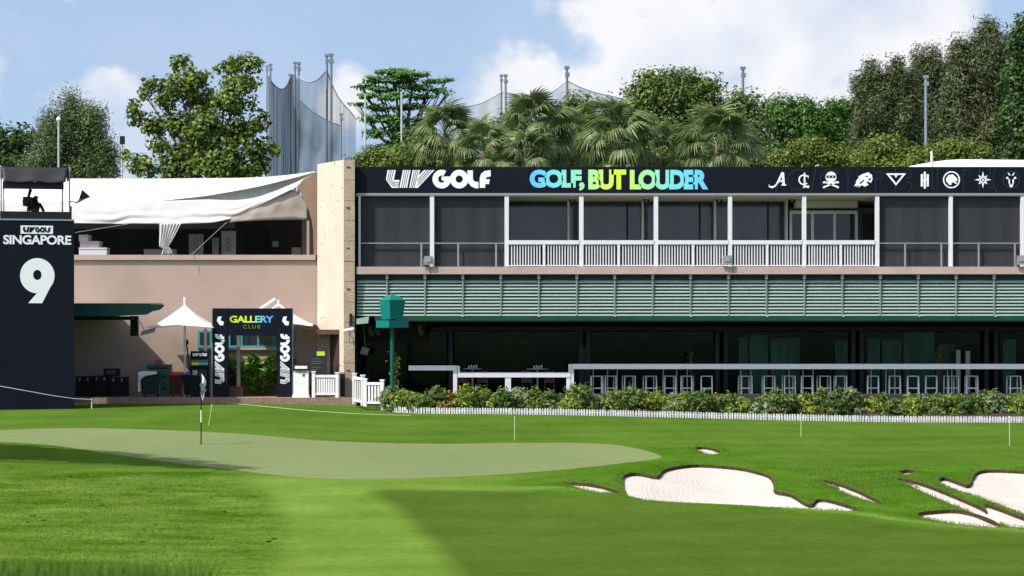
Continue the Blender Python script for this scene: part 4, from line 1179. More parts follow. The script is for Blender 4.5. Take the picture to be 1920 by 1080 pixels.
    for k in range(3):
        an = k * 2.09 + .4
        MB().tube([a + Vector((.02, 0, 0)), a + Vector((.02 + .3 * math.cos(an), .3 * math.sin(an), -1.1))], .025, 6).build('leg', M_black, cm)
def skeleton_person(xy, rot, ztop):
    """standing operator, 1.72 m, arms reaching to the camera"""
    root = thing('person', 'person in dark clothes and cap operating the camera on the tower', 'person', (xy[0], xy[1], ztop - 1.72))
    J = {'pel': (0, 0, .95), 'sp': (0, .0, 1.15), 'ch': (0, -.03, 1.33), 'nk': (0, -.03, 1.46), 'hd': (0, -.06, 1.56), 'tp': (0, -.06, 1.66),
         'sl': (-.19, -.02, 1.38), 'el': (-.30, -.14, 1.14), 'wl': (-.20, -.36, 1.18), 'hl': (-.17, -.44, 1.19), 'sr': (.19, -.02, 1.38), 'er': (.30, -.12, 1.13), 'wr': (.16, -.34, 1.15), 'hr': (.12, -.42, 1.16),
         'pl': (-.10, 0, .90), 'kl': (-.12, -.02, .50), 'al': (-.13, .02, .09), 'tl': (-.14, -.14, .04), 'pr': (.10, 0, .90), 'kr': (.12, -.02, .50), 'ar': (.13, .02, .09), 'tr': (.14, -.14, .04)}
    Rr = {'pel': .15, 'sp': .14, 'ch': .15, 'nk': .06, 'hd': .085, 'tp': .075, 'sl': .075, 'el': .048, 'wl': .034, 'hl': .04, 'sr': .075, 'er': .048, 'wr': .034, 'hr': .04, 'pl': .10, 'kl': .062, 'al': .045, 'tl': .04, 'pr': .10, 'kr': .062, 'ar': .045, 'tr': .04}
    E = [('pel', 'sp'), ('sp', 'ch'), ('ch', 'nk'), ('nk', 'hd'), ('hd', 'tp'), ('ch', 'sl'), ('sl', 'el'), ('el', 'wl'), ('wl', 'hl'), ('ch', 'sr'), ('sr', 'er'), ('er', 'wr'), ('wr', 'hr'),
         ('pel', 'pl'), ('pl', 'kl'), ('kl', 'al'), ('al', 'tl'), ('pel', 'pr'), ('pr', 'kr'), ('kr', 'ar'), ('ar', 'tr')]
    ks = list(J); me = bpy.data.meshes.new('body')
    me.from_pydata([J[k] for k in ks], [(ks.index(a), ks.index(b)) for a, b in E], [])
    o = link(bpy.data.objects.new('body', me)); o.parent = root
    o.modifiers.new('skin', 'SKIN'); sd = o.modifiers.new('sub', 'SUBSURF'); sd.levels = 2; sd.render_levels = 2
    if not me.skin_vertices: pass
    for i, k in enumerate(ks):
        me.skin_vertices[0].data[i].radius = (Rr[k], Rr[k] * (.8 if k in ('pel', 'sp', 'ch') else 1))
    me.skin_vertices[0].data[0].use_root = True
    # skin on head and hands, cloth on the rest
    m = bpy.data.materials.new('operator'); m.use_nodes = True; nt = m.node_tree; b = nt.nodes['Principled BSDF']; b.inputs['Roughness'].default_value = .8
    tc = nt.nodes.new('ShaderNodeTexCoord'); sp = nt.nodes.new('ShaderNodeSeparateXYZ'); nt.links.new(tc.outputs['Object'], sp.inputs[0])
    g = nt.nodes.new('ShaderNodeMath'); g.operation = 'GREATER_THAN'; g.inputs[1].default_value = 1.47; nt.links.new(sp.outputs['Z'], g.inputs[0])
    h = nt.nodes.new('ShaderNodeMath'); h.operation = 'LESS_THAN'; h.inputs[1].default_value = -.33; nt.links.new(sp.outputs['Y'], h.inputs[0])
    mxx = nt.nodes.new('ShaderNodeMath'); mxx.operation = 'MAXIMUM'; nt.links.new(g.outputs[0], mxx.inputs[0]); nt.links.new(h.outputs[0], mxx.inputs[1])
    mx = nt.nodes.new('ShaderNodeMix'); mx.data_type = 'RGBA'; nt.links.new(mxx.outputs[0], mx.inputs['Factor']); mx.inputs[6].default_value = (.009, .009, .012, 1); mx.inputs[7].default_value = (.05, .032, .024, 1)
    nt.links.new(mx.outputs[2], b.inputs['Base Color']); me.materials.append(m)
    cap = MB(); 
    for i in range(5):
        pass
    rows = []
    for i in range(6):
        e = i / 5 * math.pi / 2; r = .105 * math.cos(e) + .001
        rows.append([Vector((r * math.cos(a * math.pi / 8), -.06 + r * math.sin(a * math.pi / 8), 1.615 + .105 * math.sin(e))) for a in range(17)])
    cap.grid(rows); cap.box(-.07, .07, -.25, -.15, 1.612, 1.626)
    cap.build('cap', M_cloth, root, smooth=False, local=True)
    MB().box(-.03, .03, -.168, -.162, 1.64, 1.67).build('cap_glint', M_letter, root, local=True)  # white patch standing in for a glint on the cap
    for s in (-1, 1):   # fingers, each its own short chain
        for k in range(5):
            bx = (.12 if s > 0 else -.17) + (k - 2) * .017
            L = (.05, .075, .085, .078, .06)[k]
            MB().tube([(bx, -.43, 1.165), (bx, -.43 - L * .6, 1.172), (bx, -.43 - L, 1.150)], [.011, .010, .007], 6).build('finger', M_skin, root, smooth=True, local=True)
    root.rotation_euler.z = rot
build_tower()

# ------------------------------------------------------------------ left forecourt
def build_forecourt():
    ZP = .36
    # green eave roof
    g = thing('green_canopy', 'dark green flat roofed canopy reaching out from behind the numbered tower', 'canopy', (-16, 86, ZP))
    d0, d1 = 83.4, 88
    pr = [(60, 570), (306, 570.5), (308, 574), (300, 581), (285, 584), (276, 590), (230, 592), (60, 593)]
    fr_ = [P(a, b, d0) for a, b in pr]; n_ = len(fr_)
    for q_ in fr_:
        if q_.x < X(100, d0): q_.x = -23.5  # hidden left end lengthened so its shadow covers the wall below
    bk_ = [Vector((q.x if q.x < -20 else min(q.x, X(205, d1)) - (X(306, d0) - q.x) * .0, d1 - .02, q.z)) for q in fr_]
    m_ = MB(); m_.v = [tuple(q) for q in fr_ + bk_]; m_.f = [tuple(range(n_)), tuple(range(2 * n_ - 1, n_ - 1, -1))] + [((i + 1) % n_, i, n_ + i, n_ + (i + 1) % n_) for i in range(n_)]
    m_.build('roof', mat('green_fascia', (.006, .060, .050), .45, var=.15, scale=1.5), g)
    MB().prism([(-23.5, d0 - .04, Z(569.8, d0)), (X(306, d0), d0 - .04, Z(569.8, d0)), (X(205, d1), d1 - .02, Z(569.8, d0)), (-23.5, d1 - .02, Z(569.8, d0))], (0, 0, .03)).build('roof_sheet', mat('grey_green_sheet', (.20, .27, .25), .5), g)
    MB().box(-18.5, -18.3, 83.7, 87.95, ZP, Z(593.4, d0)).build('side_wall', M_darkbrown, g)  # added unseen behind the tower to block light under the canopy
    MB().pbox(244, 258, 592.5, 630, 85.5, 85.8).build('hanging_box', M_black, g)
    MB().pbox(60, 250, 593.2, 600, 83.9, 84.0).build('beam', M_black, g)
    MB().tube([P(196, 745, 84.4), P(196, 600, 84.4)], .05, 8).build('support_post', M_black, g) if False else None
    # small cluster of lamp heads
    l = thing('flood_light', 'grey flood light hanging at the end of the green canopy', 'light', P(278, 620, 84.8))
    MB().hexa([P(262, 630, 84.6), P(290, 623, 84.6), P(290, 623, 85.0), P(262, 630, 85.0)], [P(266, 621, 84.6), P(293, 613, 84.6), P(293, 613, 85.0), P(266, 621, 85.0)]).build('head', M_grey, l)
    MB().tube([P(262, 602, 85.2), P(272, 622, 84.8)], .018, 6).build('bracket', M_steel, l)
    # bins and boxes under the canopy
    def case(lab, px0, px1, py0, d, grp='black cases stacked under the green canopy'):
        o = thing('equipment_case', lab, 'case', P((px0 + px1) / 2, 745, d), grp)
        zb = ZP; x0, x1 = X(px0, d), X(px1, d); zt = Z(py0, d)
        MB().box(x0, x1, d, d + .7, zb, zt - .1).build('body', M_black, o)
        MB().box(x0 - .01, x1 + .01, d - .01, d + .71, zt - .094, zt).build('lid', M_black, o)
        for q in (.25, .75):
            MB().box(x0 + (x1 - x0) * q - .03, x0 + (x1 - x0) * q + .03, d - .03, d - .012, zt - .18, zt - .05).build('latch', M_grey, o)
    case('black equipment case closest to the numbered tower', 142, 172, 706, 86.0)
    case('black equipment case second from the numbered tower', 174, 203, 705, 86.1)
    case('black equipment case furthest from the numbered tower', 205, 236, 707, 86.0)
    o = thing('loudspeaker', 'black loudspeaker sitting on top of the equipment cases', 'speaker', P(208, 705, 86.6))
    MB().pbox(194, 222, 691, 705.5, 86.5, 86.9).build('cabinet', M_black, o); MB().pbox(200, 217, 694, 702, 86.47, 86.49).build('grille', M_midgrey, o)
    def wheelie(lab, px0, px1, py0, d, body, lid):
        o = thing('wheelie_bin', lab, 'bin', P((px0 + px1) / 2, 745, d), 'wheelie bins beside the entrance arch')
        x0, x1 = X(px0, d), X(px1, d); zt = Z(py0, d)
        MB().hexa([(x0 + .06, d + .08, ZP + .08), (x1 - .06, d + .08, ZP + .08), (x1 - .06, d + .52, ZP + .08), (x0 + .06, d + .52, ZP + .08)], [(x0, d, zt - .09), (x1, d, zt - .09), (x1, d + .6, zt - .09), (x0, d + .6, zt - .09)]).build('body', body, o)
        MB().hexa([(x0 - .02, d - .03, zt - .085), (x1 + .02, d - .03, zt - .085), (x1 + .02, d + .64, zt - .085), (x0 - .02, d + .64, zt - .085)], [(x0 + .02, d + .02, zt - .02), (x1 - .02, d + .02, zt - .02), (x1 - .02, d + .6, zt + .05), (x0 + .02, d + .6, zt + .05)]).build('lid', lid, o)
        for q in (x0 + .09, x1 - .09):
            MB().tube([(q - .03, d + .5, ZP + .1), (q + .03, d + .5, ZP + .1)], .1, 12).build('wheel', M_black, o)
    DG = mat('dark_green_plastic', (.008, .022, .020), .5)
    wheelie('dark green wheelie bin draped along its rim with white bags', 263, 296, 698, 85.6, DG, DG)
    wheelie('black wheelie bin with a red lid', 316, 340, 700, 86.0, mat('dark_red_plastic', (.05, .006, .008), .5), M_red)
    wheelie('black wheelie bin with a blue lid', 342, 360, 699, 86.1, M_black, M_blue)
    o = thing('rubbish_bag', 'crumpled white liner hanging over the dark green bin', 'bag', P(268, 710, 85.5))
    MB().grid(loft([(259, 697, 85.5), (275, 695.5, 85.5), (294, 696.5, 85.5)], [(259, 718, 85.55), (268, 706, 85.53), (294, 701, 85.53)], 16, 5, wr=.02)).build('liner', M_white, o, smooth=True, thick=.01)
    MB().pbox(259, 263, 700, 734, 85.62, 85.7).build('hanging_strip', M_white, o)
    for k, (a, b, t, bt) in enumerate(((275, 319, 684, 700), (300, 316, 700, 722), (300, 316, 722.6, 744))):
        o = thing('plastic_crate', ('wide teal crate on top of the crate pile behind the bins', 'upper narrow teal crate between the green and red bins', 'lowest narrow teal crate between the green and red bins')[k], 'crate', P((a + b) / 2, bt, 86.8), 'teal crates behind the bins')
        d = 86.7
        m = MB().pbox(a, b, t, bt, d, d + .5); m.build('body', M_tealcrate, o)
        MB().pbox(a - .6, b + .6, t - .5, t + 2.2, d - .025, d + .53).build('rim', M_tealcrate, o)
        MB().pbox(a + 4, b - 4, t + 5, t + 7.5, d - .02, d - .003).build('handle_slot', M_black, o)
    o = thing('red_bucket', 'small red bucket upturned on the teal crates', 'bucket', P(297, 684, 86.9))
    MB().tube([P(297, 684.5, 86.95), P(297, 675, 86.95)], [.15, .10], 14).build('pail', mat('dull_red_plastic', (.30, .09, .07), .6), o); MB().tube([P(297, 684.4, 86.95), P(297, 682.6, 86.95)], .165, 14).build('rim', M_red, o)
    # festoon with red lamp on a stake
    o = thing('beacon', 'red beacon on a slim leaning brown stake by the info totem', 'beacon', P(360, 660, 86.8))
    MB().tube([P(362, 745, 86.8), P(350, 645, 86.8)], .035, 6).build('stake', M_brown, o)
    MB().tube([P(350, 646, 86.8), P(348.5, 637, 86.8)], [.09, .10], 10).build('lamp', M_red, o)
    # totem
    o = thing('sign_totem', 'slim black totem with small coloured print beside the entrance arch', 'sign', P(375, 745, 85.6))
    d = 85.6
    MB().box(X(357, d), X(392, d), d, d + .12, ZP, Z(658.5, d)).build('panel', M_navy, o)
    e = d - .006
    m = MB(); wordmark(m, None, P(361, 668, e), (X(388, e) - X(361, e), 0, 0), (0, 0, Z(662, e) - Z(668, e)), (0, -1, 0)); m.build('wordmark', M_letter, o)
    m = MB(); m.poly([P(359, 679, e), P(390, 679, e), P(390, 674.5, e), P(359, 674.5, e)]); m.build('print_bar', M_midgrey, o)
    m = MB(); m.poly([P(359, 684.5, e), P(373, 684.5, e), P(373, 679.6, e), P(359, 679.6, e)]); m.build('print_bar', M_lime, o)
    m = MB(); m.poly([P(373.4, 684.5, e), P(390, 684.5, e), P(390, 679.6, e), P(373.4, 679.6, e)]); m.build('print_bar', M_cyan, o)
    m = MB(); m.poly([P(361, 703, e), P(370, 703, e), P(370, 694, e), P(361, 694, e)]); m.build('print_block', M_grey, o)
    m = MB()
    for y in (695, 699, 703): m.poly([P(373, y + 1.2, e), P(388, y + 1.2, e), P(388, y, e), P(373, y, e)])
    m.build('print_line', M_midgrey, o)
    # parasol pair
    def parasol(lab, cx, apy, lpx, rpx, epy, d, spike):
        o = thing('parasol', lab, 'parasol', P(cx, 745, d), 'white peaked parasols behind the arch')
        c = P(cx, apy, d); hx = (X(rpx, d) - X(lpx, d)) / 2; mx = (X(rpx, d) + X(lpx, d)) / 2; ze = Z(epy, d)
        rows = []; nr, na = 14, 48
        for i in range(nr + 1):
            r = i / nr; row = []
            for j in range(na + 1):
                a = 2 * math.pi * j / na + math.pi / 4 * 0
                k = 1 / max(abs(math.cos(a)), abs(math.sin(a)))          # square outline
                sc = k * (1 - .08 * (1.4142 - k))
                h = (1 - r) ** 1.28 if r < 1 else 0
                edge = .10 * (1.4142 - k) / .4142 * r ** 3                # edges arch up between corners
                row.append(Vector((c.x + (mx - c.x) * r + hx * r * sc * math.cos(a) / 1.0, d + 0 + hx * .9 * r * sc * math.sin(a), ze + (c.z - ze) * h + edge - .0)))
            rows.append(row)
        MB().grid(rows).build('canopy', M_tent, o, smooth=True, thick=.012)
        MB().tube([c + Vector((0, 0, -.05)), P(cx, spike, d)], .05, 8).build('finial', M_white, o)
        MB().tube([Vector((c.x, d, ZP)), c], .045, 8).build('mast', M_white, o)
        return o
    o = parasol('white peaked parasol standing clear between canopy and arch', 346.5, 571, 285, 408, 615, 86.3, 557)
    MB().tube([P(386, 745, 86.4), P(385, 616, 86.4)], .06, 8).build('corner_post', M_white, o)
    o = parasol('white peaked parasol half hidden behind the entrance arch', 522, 568, 462, 592, 612, 87.1, 562)
    MB().tube([P(488, 580, 86.5), P(516, 561, 86.8)], .07, 8).build('strut', M_white, o)
    MB().tube([P(447, 745, 86.2), P(447, 650, 86.2)], .085, 10).build('clad_post', mat('beige_clad', (.36, .29, .25), .8), o)
    MB().tube([P(447, 649, 86.2), P(447, 600, 86.2)], .065, 10).build('corner_post', M_white, o)
    # entrance arch
    d = 85.4
    a = thing('entrance_arch', 'navy entrance arch with two lettered legs and a coloured header', 'arch', P(472, 745, d))
    zt = Z(578, d)
    MB().box(X(398.5, d), X(427, d), d, d + .28, ZP, zt).build('leg', M_navy, a)
    MB().box(X(519, d), X(547.5, d), d, d + .28, ZP, zt).build('leg', M_navy, a)
    MB().box(X(427.2, d), X(518.8, d), d + .02, d + .26, Z(629, d), zt - .004).build('header', M_navy, a)
    MB().pbox(396.8, 398.2, 582, 744, d + .02, d + .3).build('edge_trim', M_grey, a); MB().pbox(547.8, 549, 580, 744, d + .02, d + .3).build('edge_trim', M_steel, a)
    e = d - .012
    for px in (402.5, 525.0):
        m = MB(); ln = MB()
        # letters run upwards
        wordmark(m, ln, P(px + 18.5, 720, e), (0, 0, Z(626, e) - Z(720, e)), (X(px, e) - X(px + 18.5, e), 0, 0), (0, -1, 0))
        w = m.build('wordmark', M_letter, a); ln.build('wordmark_stripes', M_navy, w)
        m = MB()
        cx, cy = px + 10, 602
        q = lambda x, y: P(cx + x, cy + y, e)
        m.poly([q(-4, -8), q(3, -9), q(1, -1), q(7, 1), q(6, 8), q(0, 8), q(-6, 0)][::-1])
        m.build('emblem', M_letter, a)
    G = gradient_mat('header_gradient', X(430, e), X(513, e), [(0, (.35, .50, .02)), (.15, (.60, .80, .02)), (.45, (.62, .82, .03)), (.62, (.20, .60, .45)), (.80, (.10, .42, .85)), (1, (.10, .36, .70))])
    m = MB(); ptext(m, 'GALLERY', 430.5, 513, 592, 605, d + .012, bold=.03, space=.95); m.build('lettering', G, a)
    m = MB(); ptext(m, 'CLUB', 456, 488, 609, 616, d + .012, bold=.0, space=1.35); m.build('lettering', mat('olive_print', (.16, .19, .06), .6), a)
    # planter trough
    p = thing('planter_box', 'brown timber planter box inside the entrance arch', 'planter', P(440, 745, 86))
    MB().box(X(427, 86), X(456, 86), 86, 86.45, ZP, Z(727, 86)).build('trough', M_brown, p)
    MB().box(X(426.5, 86), X(456.5, 86), 85.98, 86.47, Z(727, 86) + .002, Z(725, 86)).build('rim', M_brown, p)
    # white kiosk, info board
    d = 85.0
    k = thing('menu_stand', 'white lectern stand with printed top between arch and white fence', 'stand', P(564, 745, d))
    MB().hexa([(X(548, d), d - .1, ZP), (X(580, d), d - .1, ZP), (X(580, d), d + .45, ZP), (X(548, d), d + .45, ZP)], [(X(548.5, d), d - .09, ZP + .10), (X(579.5, d), d - .09, ZP + .10), (X(579.5, d), d + .44, ZP + .10), (X(548.5, d), d + .44, ZP + .10)]).build('foot', M_white, k)
    MB().box(X(550, d), X(578, d), d, d + .4, ZP + .105, Z(694, d)).build('body', M_white, k)
    MB().hexa([P(549, 695, d - .03), P(579, 695, d - .03), P(579, 695, d + .45), P(549, 695, d + .45)], [P(549, 692, d - .03), P(579, 692, d - .03), P(578, 684.5, d + .45), P(550, 684.5, d + .45)]).build('sloping_top', M_black, k)
    m = MB(); ptext(m, 'MENU', 555, 575, 686.5, 691, d - .05, bold=.0); m2 = MB().pbox(554, 575, 696.5, 698.5, d - .006, d - .002); m2.build('print_line', M_midgrey, k)
    MB().pbox(567, 572, 701, 706, d - .006, d - .002).build('print_mark', M_midgrey, k)
    MB().pbox(553, 576, 686, 691.5, d - .09, d - .08).build('paper', M_white, k)
    d = 85.8
    b = thing('info_board', 'black info board with a lime heading behind the white fence', 'sign', P(596, 745, d))
    MB().pbox(579.5, 612.5, 656.5, 701, d, d + .06).build('board', mat('charcoal_board', (.022, .022, .03), .5), b)
    e = d - .006
    m = MB(); m.poly([P(594, 667, e), P(609, 667, e), P(609, 659, e), P(594, 659, e)]); m.build('heading', M_lime, b)
    m = MB()
    for y, w in ((672, 600), (677, 606), (681, 603), (688, 602), (692, 598)): m.poly([P(583, y + 1.3, e), P(w, y + 1.3, e), P(w, y, e), P(583, y, e)])
    m.build('print_line', M_midgrey, b)
    for q in (582, 610): MB().pbox(q - 1.2, q + 1.2, 701.4, 745, d + .01, d + .05).build('leg', M_black, b)
    # white fences
    def fence(lab, pts, zb, zt, n, grp='white paling fences by the stone wall', tall=None):
        A, B = Vector(pts[0]), Vector(pts[1])
        o = thing('paling_fence', lab, 'fence', (A.x, A.y, zb), grp)
        u = (B - A); L = u.length; u.normalize(); w = Vector((-u.y, u.x))
        def bar(t0, t1, z0, z1, th, nm):
            p = [A + u * t0 - w * th, A + u * t1 - w * th, A + u * t1 + w * th, A + u * t0 + w * th]
            MB().hexa([(q.x, q.y, z0) for q in p], [(q.x, q.y, z1) for q in p]).build(nm, M_white, o)
        bar(0, .13, zb, zt + .10, .066, 'post'); bar(L - .13, L, zb, zt + .06, .066, 'post')
        bar(-.02, .15, zt + .103, zt + .15, .086, 'post_cap'); bar(L - .15, L + .02, zt + .063, zt + .11, .086, 'post_cap')
        bar(.134, L - .134, zt - .10, zt, .045, 'top_rail'); bar(.134, L - .134, zb + .10, zb + .18, .04, 'bottom_rail')
        for i in range(n):
            t = .16 + (L - .32) * (i + .5) / n
            bar(t - .035, t + .035, zb + .184, zt - .104, .018, 'paling')
        return o
    fence('white paling fence set back beneath the info board', [(X(585, 85), 85), (X(635, 85), 85)], .36, Z(703, 85), 8)
    fence('short white paling gate panel at the lawn corner', [(X(682, 82.2), 82.2), (X(720, 82.0), 82.0)], Z(762, 82), Z(717, 82.0), 4)
    fence('white paling side panel turned in towards the stone wall', [(X(664, 83.9), 83.9), (X(681, 82.35), 82.35)], Z(760, 82.4), Z(708, 82.3), 4)
    o = thing('litter_bin', 'dark slim litter bin beside the stone wall foot', 'bin', P(641, 745, 85.3))
    MB().pbox(637, 646, 701, 744, 85.2, 85.5).build('body', M_black, o); MB().pbox(636.5, 646.5, 698, 700.6, 85.18, 85.52).build('lid', M_grey, o)
build_forecourt()

# ------------------------------------------------------------------ terrace bar, stools, lantern
def build_terrace():
    d = 86.5
    zf = .45
    c = thing('bar_counter', 'long white bar counter with a lower stepped section along the terrace', 'counter', (4, d, zf))
    def seg(a, b, y0, y1): MB().pbox(a, b, y0, y1, d, d + .42).build('counter_top', M_whitemetal, c)
    seg(766, 857, 685.5, 694.5); seg(858, 1070, 698.5, 707.5); seg(1071, 2120, 682.5, 692)
    for a, b, t in ((849.5, 857, 694.7), (947, 958, 707.7), (1062, 1070, 707.7), (1071, 1076, 692.2)):
        MB().box(X(a, d), X(b, d), d + .02, d + .14, zf, Z(t, d)).build('leg', M_whitemetal, c)
    MB().pbox(858, 862, 686, 698.3, d + .02, d + .4).build('riser', M_whitemetal, c); MB().pbox(1066, 1070.6, 683, 698.3, d + .02, d + .4).build('riser', M_whitemetal, c)
    for px in (1113, 1140, 1158, 1245, 1270, 1290, 1391, 1410, 1482, 1508, 1527, 1636, 1664, 1681, 1780, 1788, 2000, 2050):
        MB().tube([(X(px, d), d + .36, zf), (X(px, d), d + .36, Z(692.2, d))], .02, 6).build('support', M_steel, c)
    # stools
    ds = 87.2
    px = [1118, 1143, 1179, 1218.5, 1255, 1288.5, 1324.5, 1397, 1441, 1479, 1514, 1545, 1575.5, 1637.5, 1678, 1711, 1746.5, 1784, 1821.5, 1901]
    w = .235; h = Z(704.5, ds) - zf; zc = Z(727, ds) - zf; t = .021
    def make():
        s = thing('bar_stool', 'white framed backless bar stool', 'stool', (0, 0, 0), 'white bar stools behind the counter')
        MB().box(-w, w, -w, w, h - .03, h).build('seat', M_whitemetal, s)
        for a in (-1, 1):
            for b in (-1, 1):
                MB().hexa([(a * (w - .01) - t, b * (w - .01) - t, 0), (a * (w - .01) + t, b * (w - .01) - t, 0), (a * (w - .01) + t, b * (w - .01) + t, 0), (a * (w - .01) - t, b * (w - .01) + t, 0)],
                          [(a * (w - .02) - t, b * (w - .02) - t, h - .034), (a * (w - .02) + t, b * (w - .02) - t, h - .034), (a * (w - .02) + t, b * (w - .02) + t, h - .034), (a * (w - .02) - t, b * (w - .02) + t, h - .034)]).build('leg', M_whitemetal, s)
        fr = MB(); q = w - .035
        for b in (-1, 1): fr.box(-q, q, b * (w - .01) - .015, b * (w - .01) + .015, zc - .03, zc)
        for b in (-1, 1): fr.box(b * (w - .01) - .015, b * (w - .01) + .015, -q, q, zc - .032, zc - .002)
        fr.build('foot_rest', M_whitemetal, s)
        return s
    s0 = make()
    for i, p in enumerate(px):
        lab = '%s white bar stool from the step in the counter' % ORD[i]
        loc = (X(p, ds), ds + random.uniform(-.08, .12), zf); rz = random.uniform(-.25, .25)
        if i == 0: s0.location = loc; s0.rotation_euler.z = rz; s0['label'] = lab
        else: dup(s0, loc, lab, rz)
    # dining tables seen over the low counter
    for k, (p, y, a, b) in enumerate(((886, 690.5, 868, 905), (1008, 691, 990, 1032))):
        o = thing('dining_table', ('round dining table closer to the lantern post, seen over low counter', 'round dining table closer to the counter step, seen over low counter')[k], 'table', (X(p, 88.0), 88.0, zf), 'dining tables behind the low counter')
        ztop = Z(y, 88.0); r = (X(b, 88.0) - X(a, 88.0)) / 2
        MB().tube([(X(p, 88.0), 88.0, ztop - .035), (X(p, 88.0), 88.0, ztop)], r, 24).build('table_top', M_grey, o)
        MB().tube([(X(p, 88.0), 88.0, zf), (X(p, 88.0), 88.0, ztop - .036)], .04, 8).build('pedestal', M_steel, o)
        g = thing('glassware', ('cluster of glasses on the dining table closer to the lantern post', 'cluster of glasses on the dining table closer to the counter step')[k], 'glasses', (X(p, 88.0), 87.9, ztop + .003))
        for q in range(4): MB().tube([(X(p, 88.0) - .14 + .1 * q, 87.85 + .06 * (q % 2), ztop + .003), (X(p, 88.0) - .14 + .1 * q, 87.85 + .06 * (q % 2), ztop + .11 + .03 * (q % 2))], [.025, .036], 8).build('glass', M_whitemetal, g)
    for k, (p, lab) in enumerate(((868, 'dark dining chair pulled up to the left of the table closer to the lantern'), (905, 'dark dining chair pulled up to the right of the table closer to the lantern'), (988, 'dark dining chair to the left of the table closer to the counter step'), (1030, 'dark dining chair to the right of the table closer to the counter step'))):
        dd = 88.2; x = X(p, dd); o = thing('dining_chair', lab, 'chair', (x, dd, zf), 'dark dining chairs by the low counter')
        MB().box(x - .22, x + .22, dd - .22, dd + .22, zf + .43, zf + .48).build('seat', M_brown, o)
        MB().box(x - .22, x + .22, dd + .19, dd + .23, zf + .484, zf + .92).build('backrest', M_brown, o)
        for a in (-.19, .19):
            for b in (-.19, .19): MB().box(x + a - .02, x + a + .02, dd + b - .02, dd + b + .02, zf, zf + .427).build('leg', M_brown, o)
    # lantern post
    d = 82.4
    l = thing('lantern_post', 'green lantern post with a tapered teal head and square collar', 'lamp post', P(735, 745, d))
    cx = X(735.5, d); m = d / F; rot = math.radians(37)
    def sq(r, z): return [(cx + r * m * math.cos(rot + math.pi / 4 + k * math.pi / 2), d + r * m * math.sin(rot + math.pi / 4 + k * math.pi / 2), z) for k in range(4)]
    MB().hexa(sq(20, Z(598.5, d)), sq(25, Z(563, d))).build('lantern_head', M_teal, l)
    MB().hexa(sq(25.6, Z(562.8, d)), sq(9, Z(553.5, d))).build('lantern_cap', M_teal, l)
    MB().hexa(sq(4, Z(553.3, d)), sq(1, Z(549, d))).build('finial', M_teal, l)
    MB().hexa(sq(31, Z(614.5, d)), sq(31, Z(601, d))).build('collar', M_teal, l)
    MB().hexa(sq(9, Z(600.9, d)), sq(9, Z(598.6, d))).build('neck', M_teal, l)
    MB().tube([(cx, d, 0), (cx, d, Z(614.6, d))], .085, 10).build('post', mat('green_post', (.002, .085, .055), .4), l)
    # hanging speaker at the left end of the terrace
    o = thing('hanging_speaker', 'grey speaker hanging on a wire in the dark corner by the stone wall', 'speaker', P(684, 650, 87))
    MB().hexa([P(675, 664, 86.9), P(688, 666, 86.9), P(688, 666, 87.2), P(675, 664, 87.2)], [P(679, 650, 86.9), P(693, 654, 86.9), P(693, 654, 87.2), P(679, 650, 87.2)]).build('cabinet', M_grey, o)
    MB().tube([P(685, 651, 87), P(681, 608, 87)], .012, 5).build('wire', M_steel, o)
    # printed panel marks in the dark corner
    o = thing('scrim_banner', 'black scrim banner with faint grey marks under the awning end', 'banner', P(740, 640, 88))
    MB().pbox(672, 800, 607, 640, 88, 88.03).build('cloth', M_black, o)
    e = 87.985
    for cx_, cy in ((695, 621), (707, 621), (788, 620)):
        mb = MB(); q = lambda x, y: P(cx_ + x, cy + y, e)
        mb.poly([q(-4, -9), q(3, -10), q(1, -2), q(6, 0), q(5, 9), q(0, 9), q(-5, 1)][::-1])
        mb.build('print', mat('scrim_print', (.09, .10, .11), .6), o)
    # floodlights standing on the slab edge
    for k, (p, y0, y1) in enumerate(((803.5, 480, 499), (1364.5, 479, 499), (1916, 479, 499))):
        o = thing('flood_light', ('grey flood light on the balcony edge before the blind covered bays nearest the stone wall', 'grey flood light on the balcony edge before the white balustrades', 'grey flood light on the balcony edge at the far blind covered bay')[k], 'light', P(p, 499.6, 85.6), 'flood lights on the balcony edge')
        MB().pbox(p - 8, p + 8, y0, y1 - 3, 85.55, 85.68).build('housing', M_steel, o)
        MB().pbox(p - 5, p + 5, y0 + 3, y0 + 11, 85.52, 85.54).build('lens', M_grey, o)
        MB().pbox(p - 9.5, p - 8.2, y0 + 4, y1 + .4, 85.6, 85.65).pbox(p + 8.2, p + 9.5, y0 + 4, y1 + .4, 85.6, 85.65).build('bracket', M_steel, o)
build_terrace()

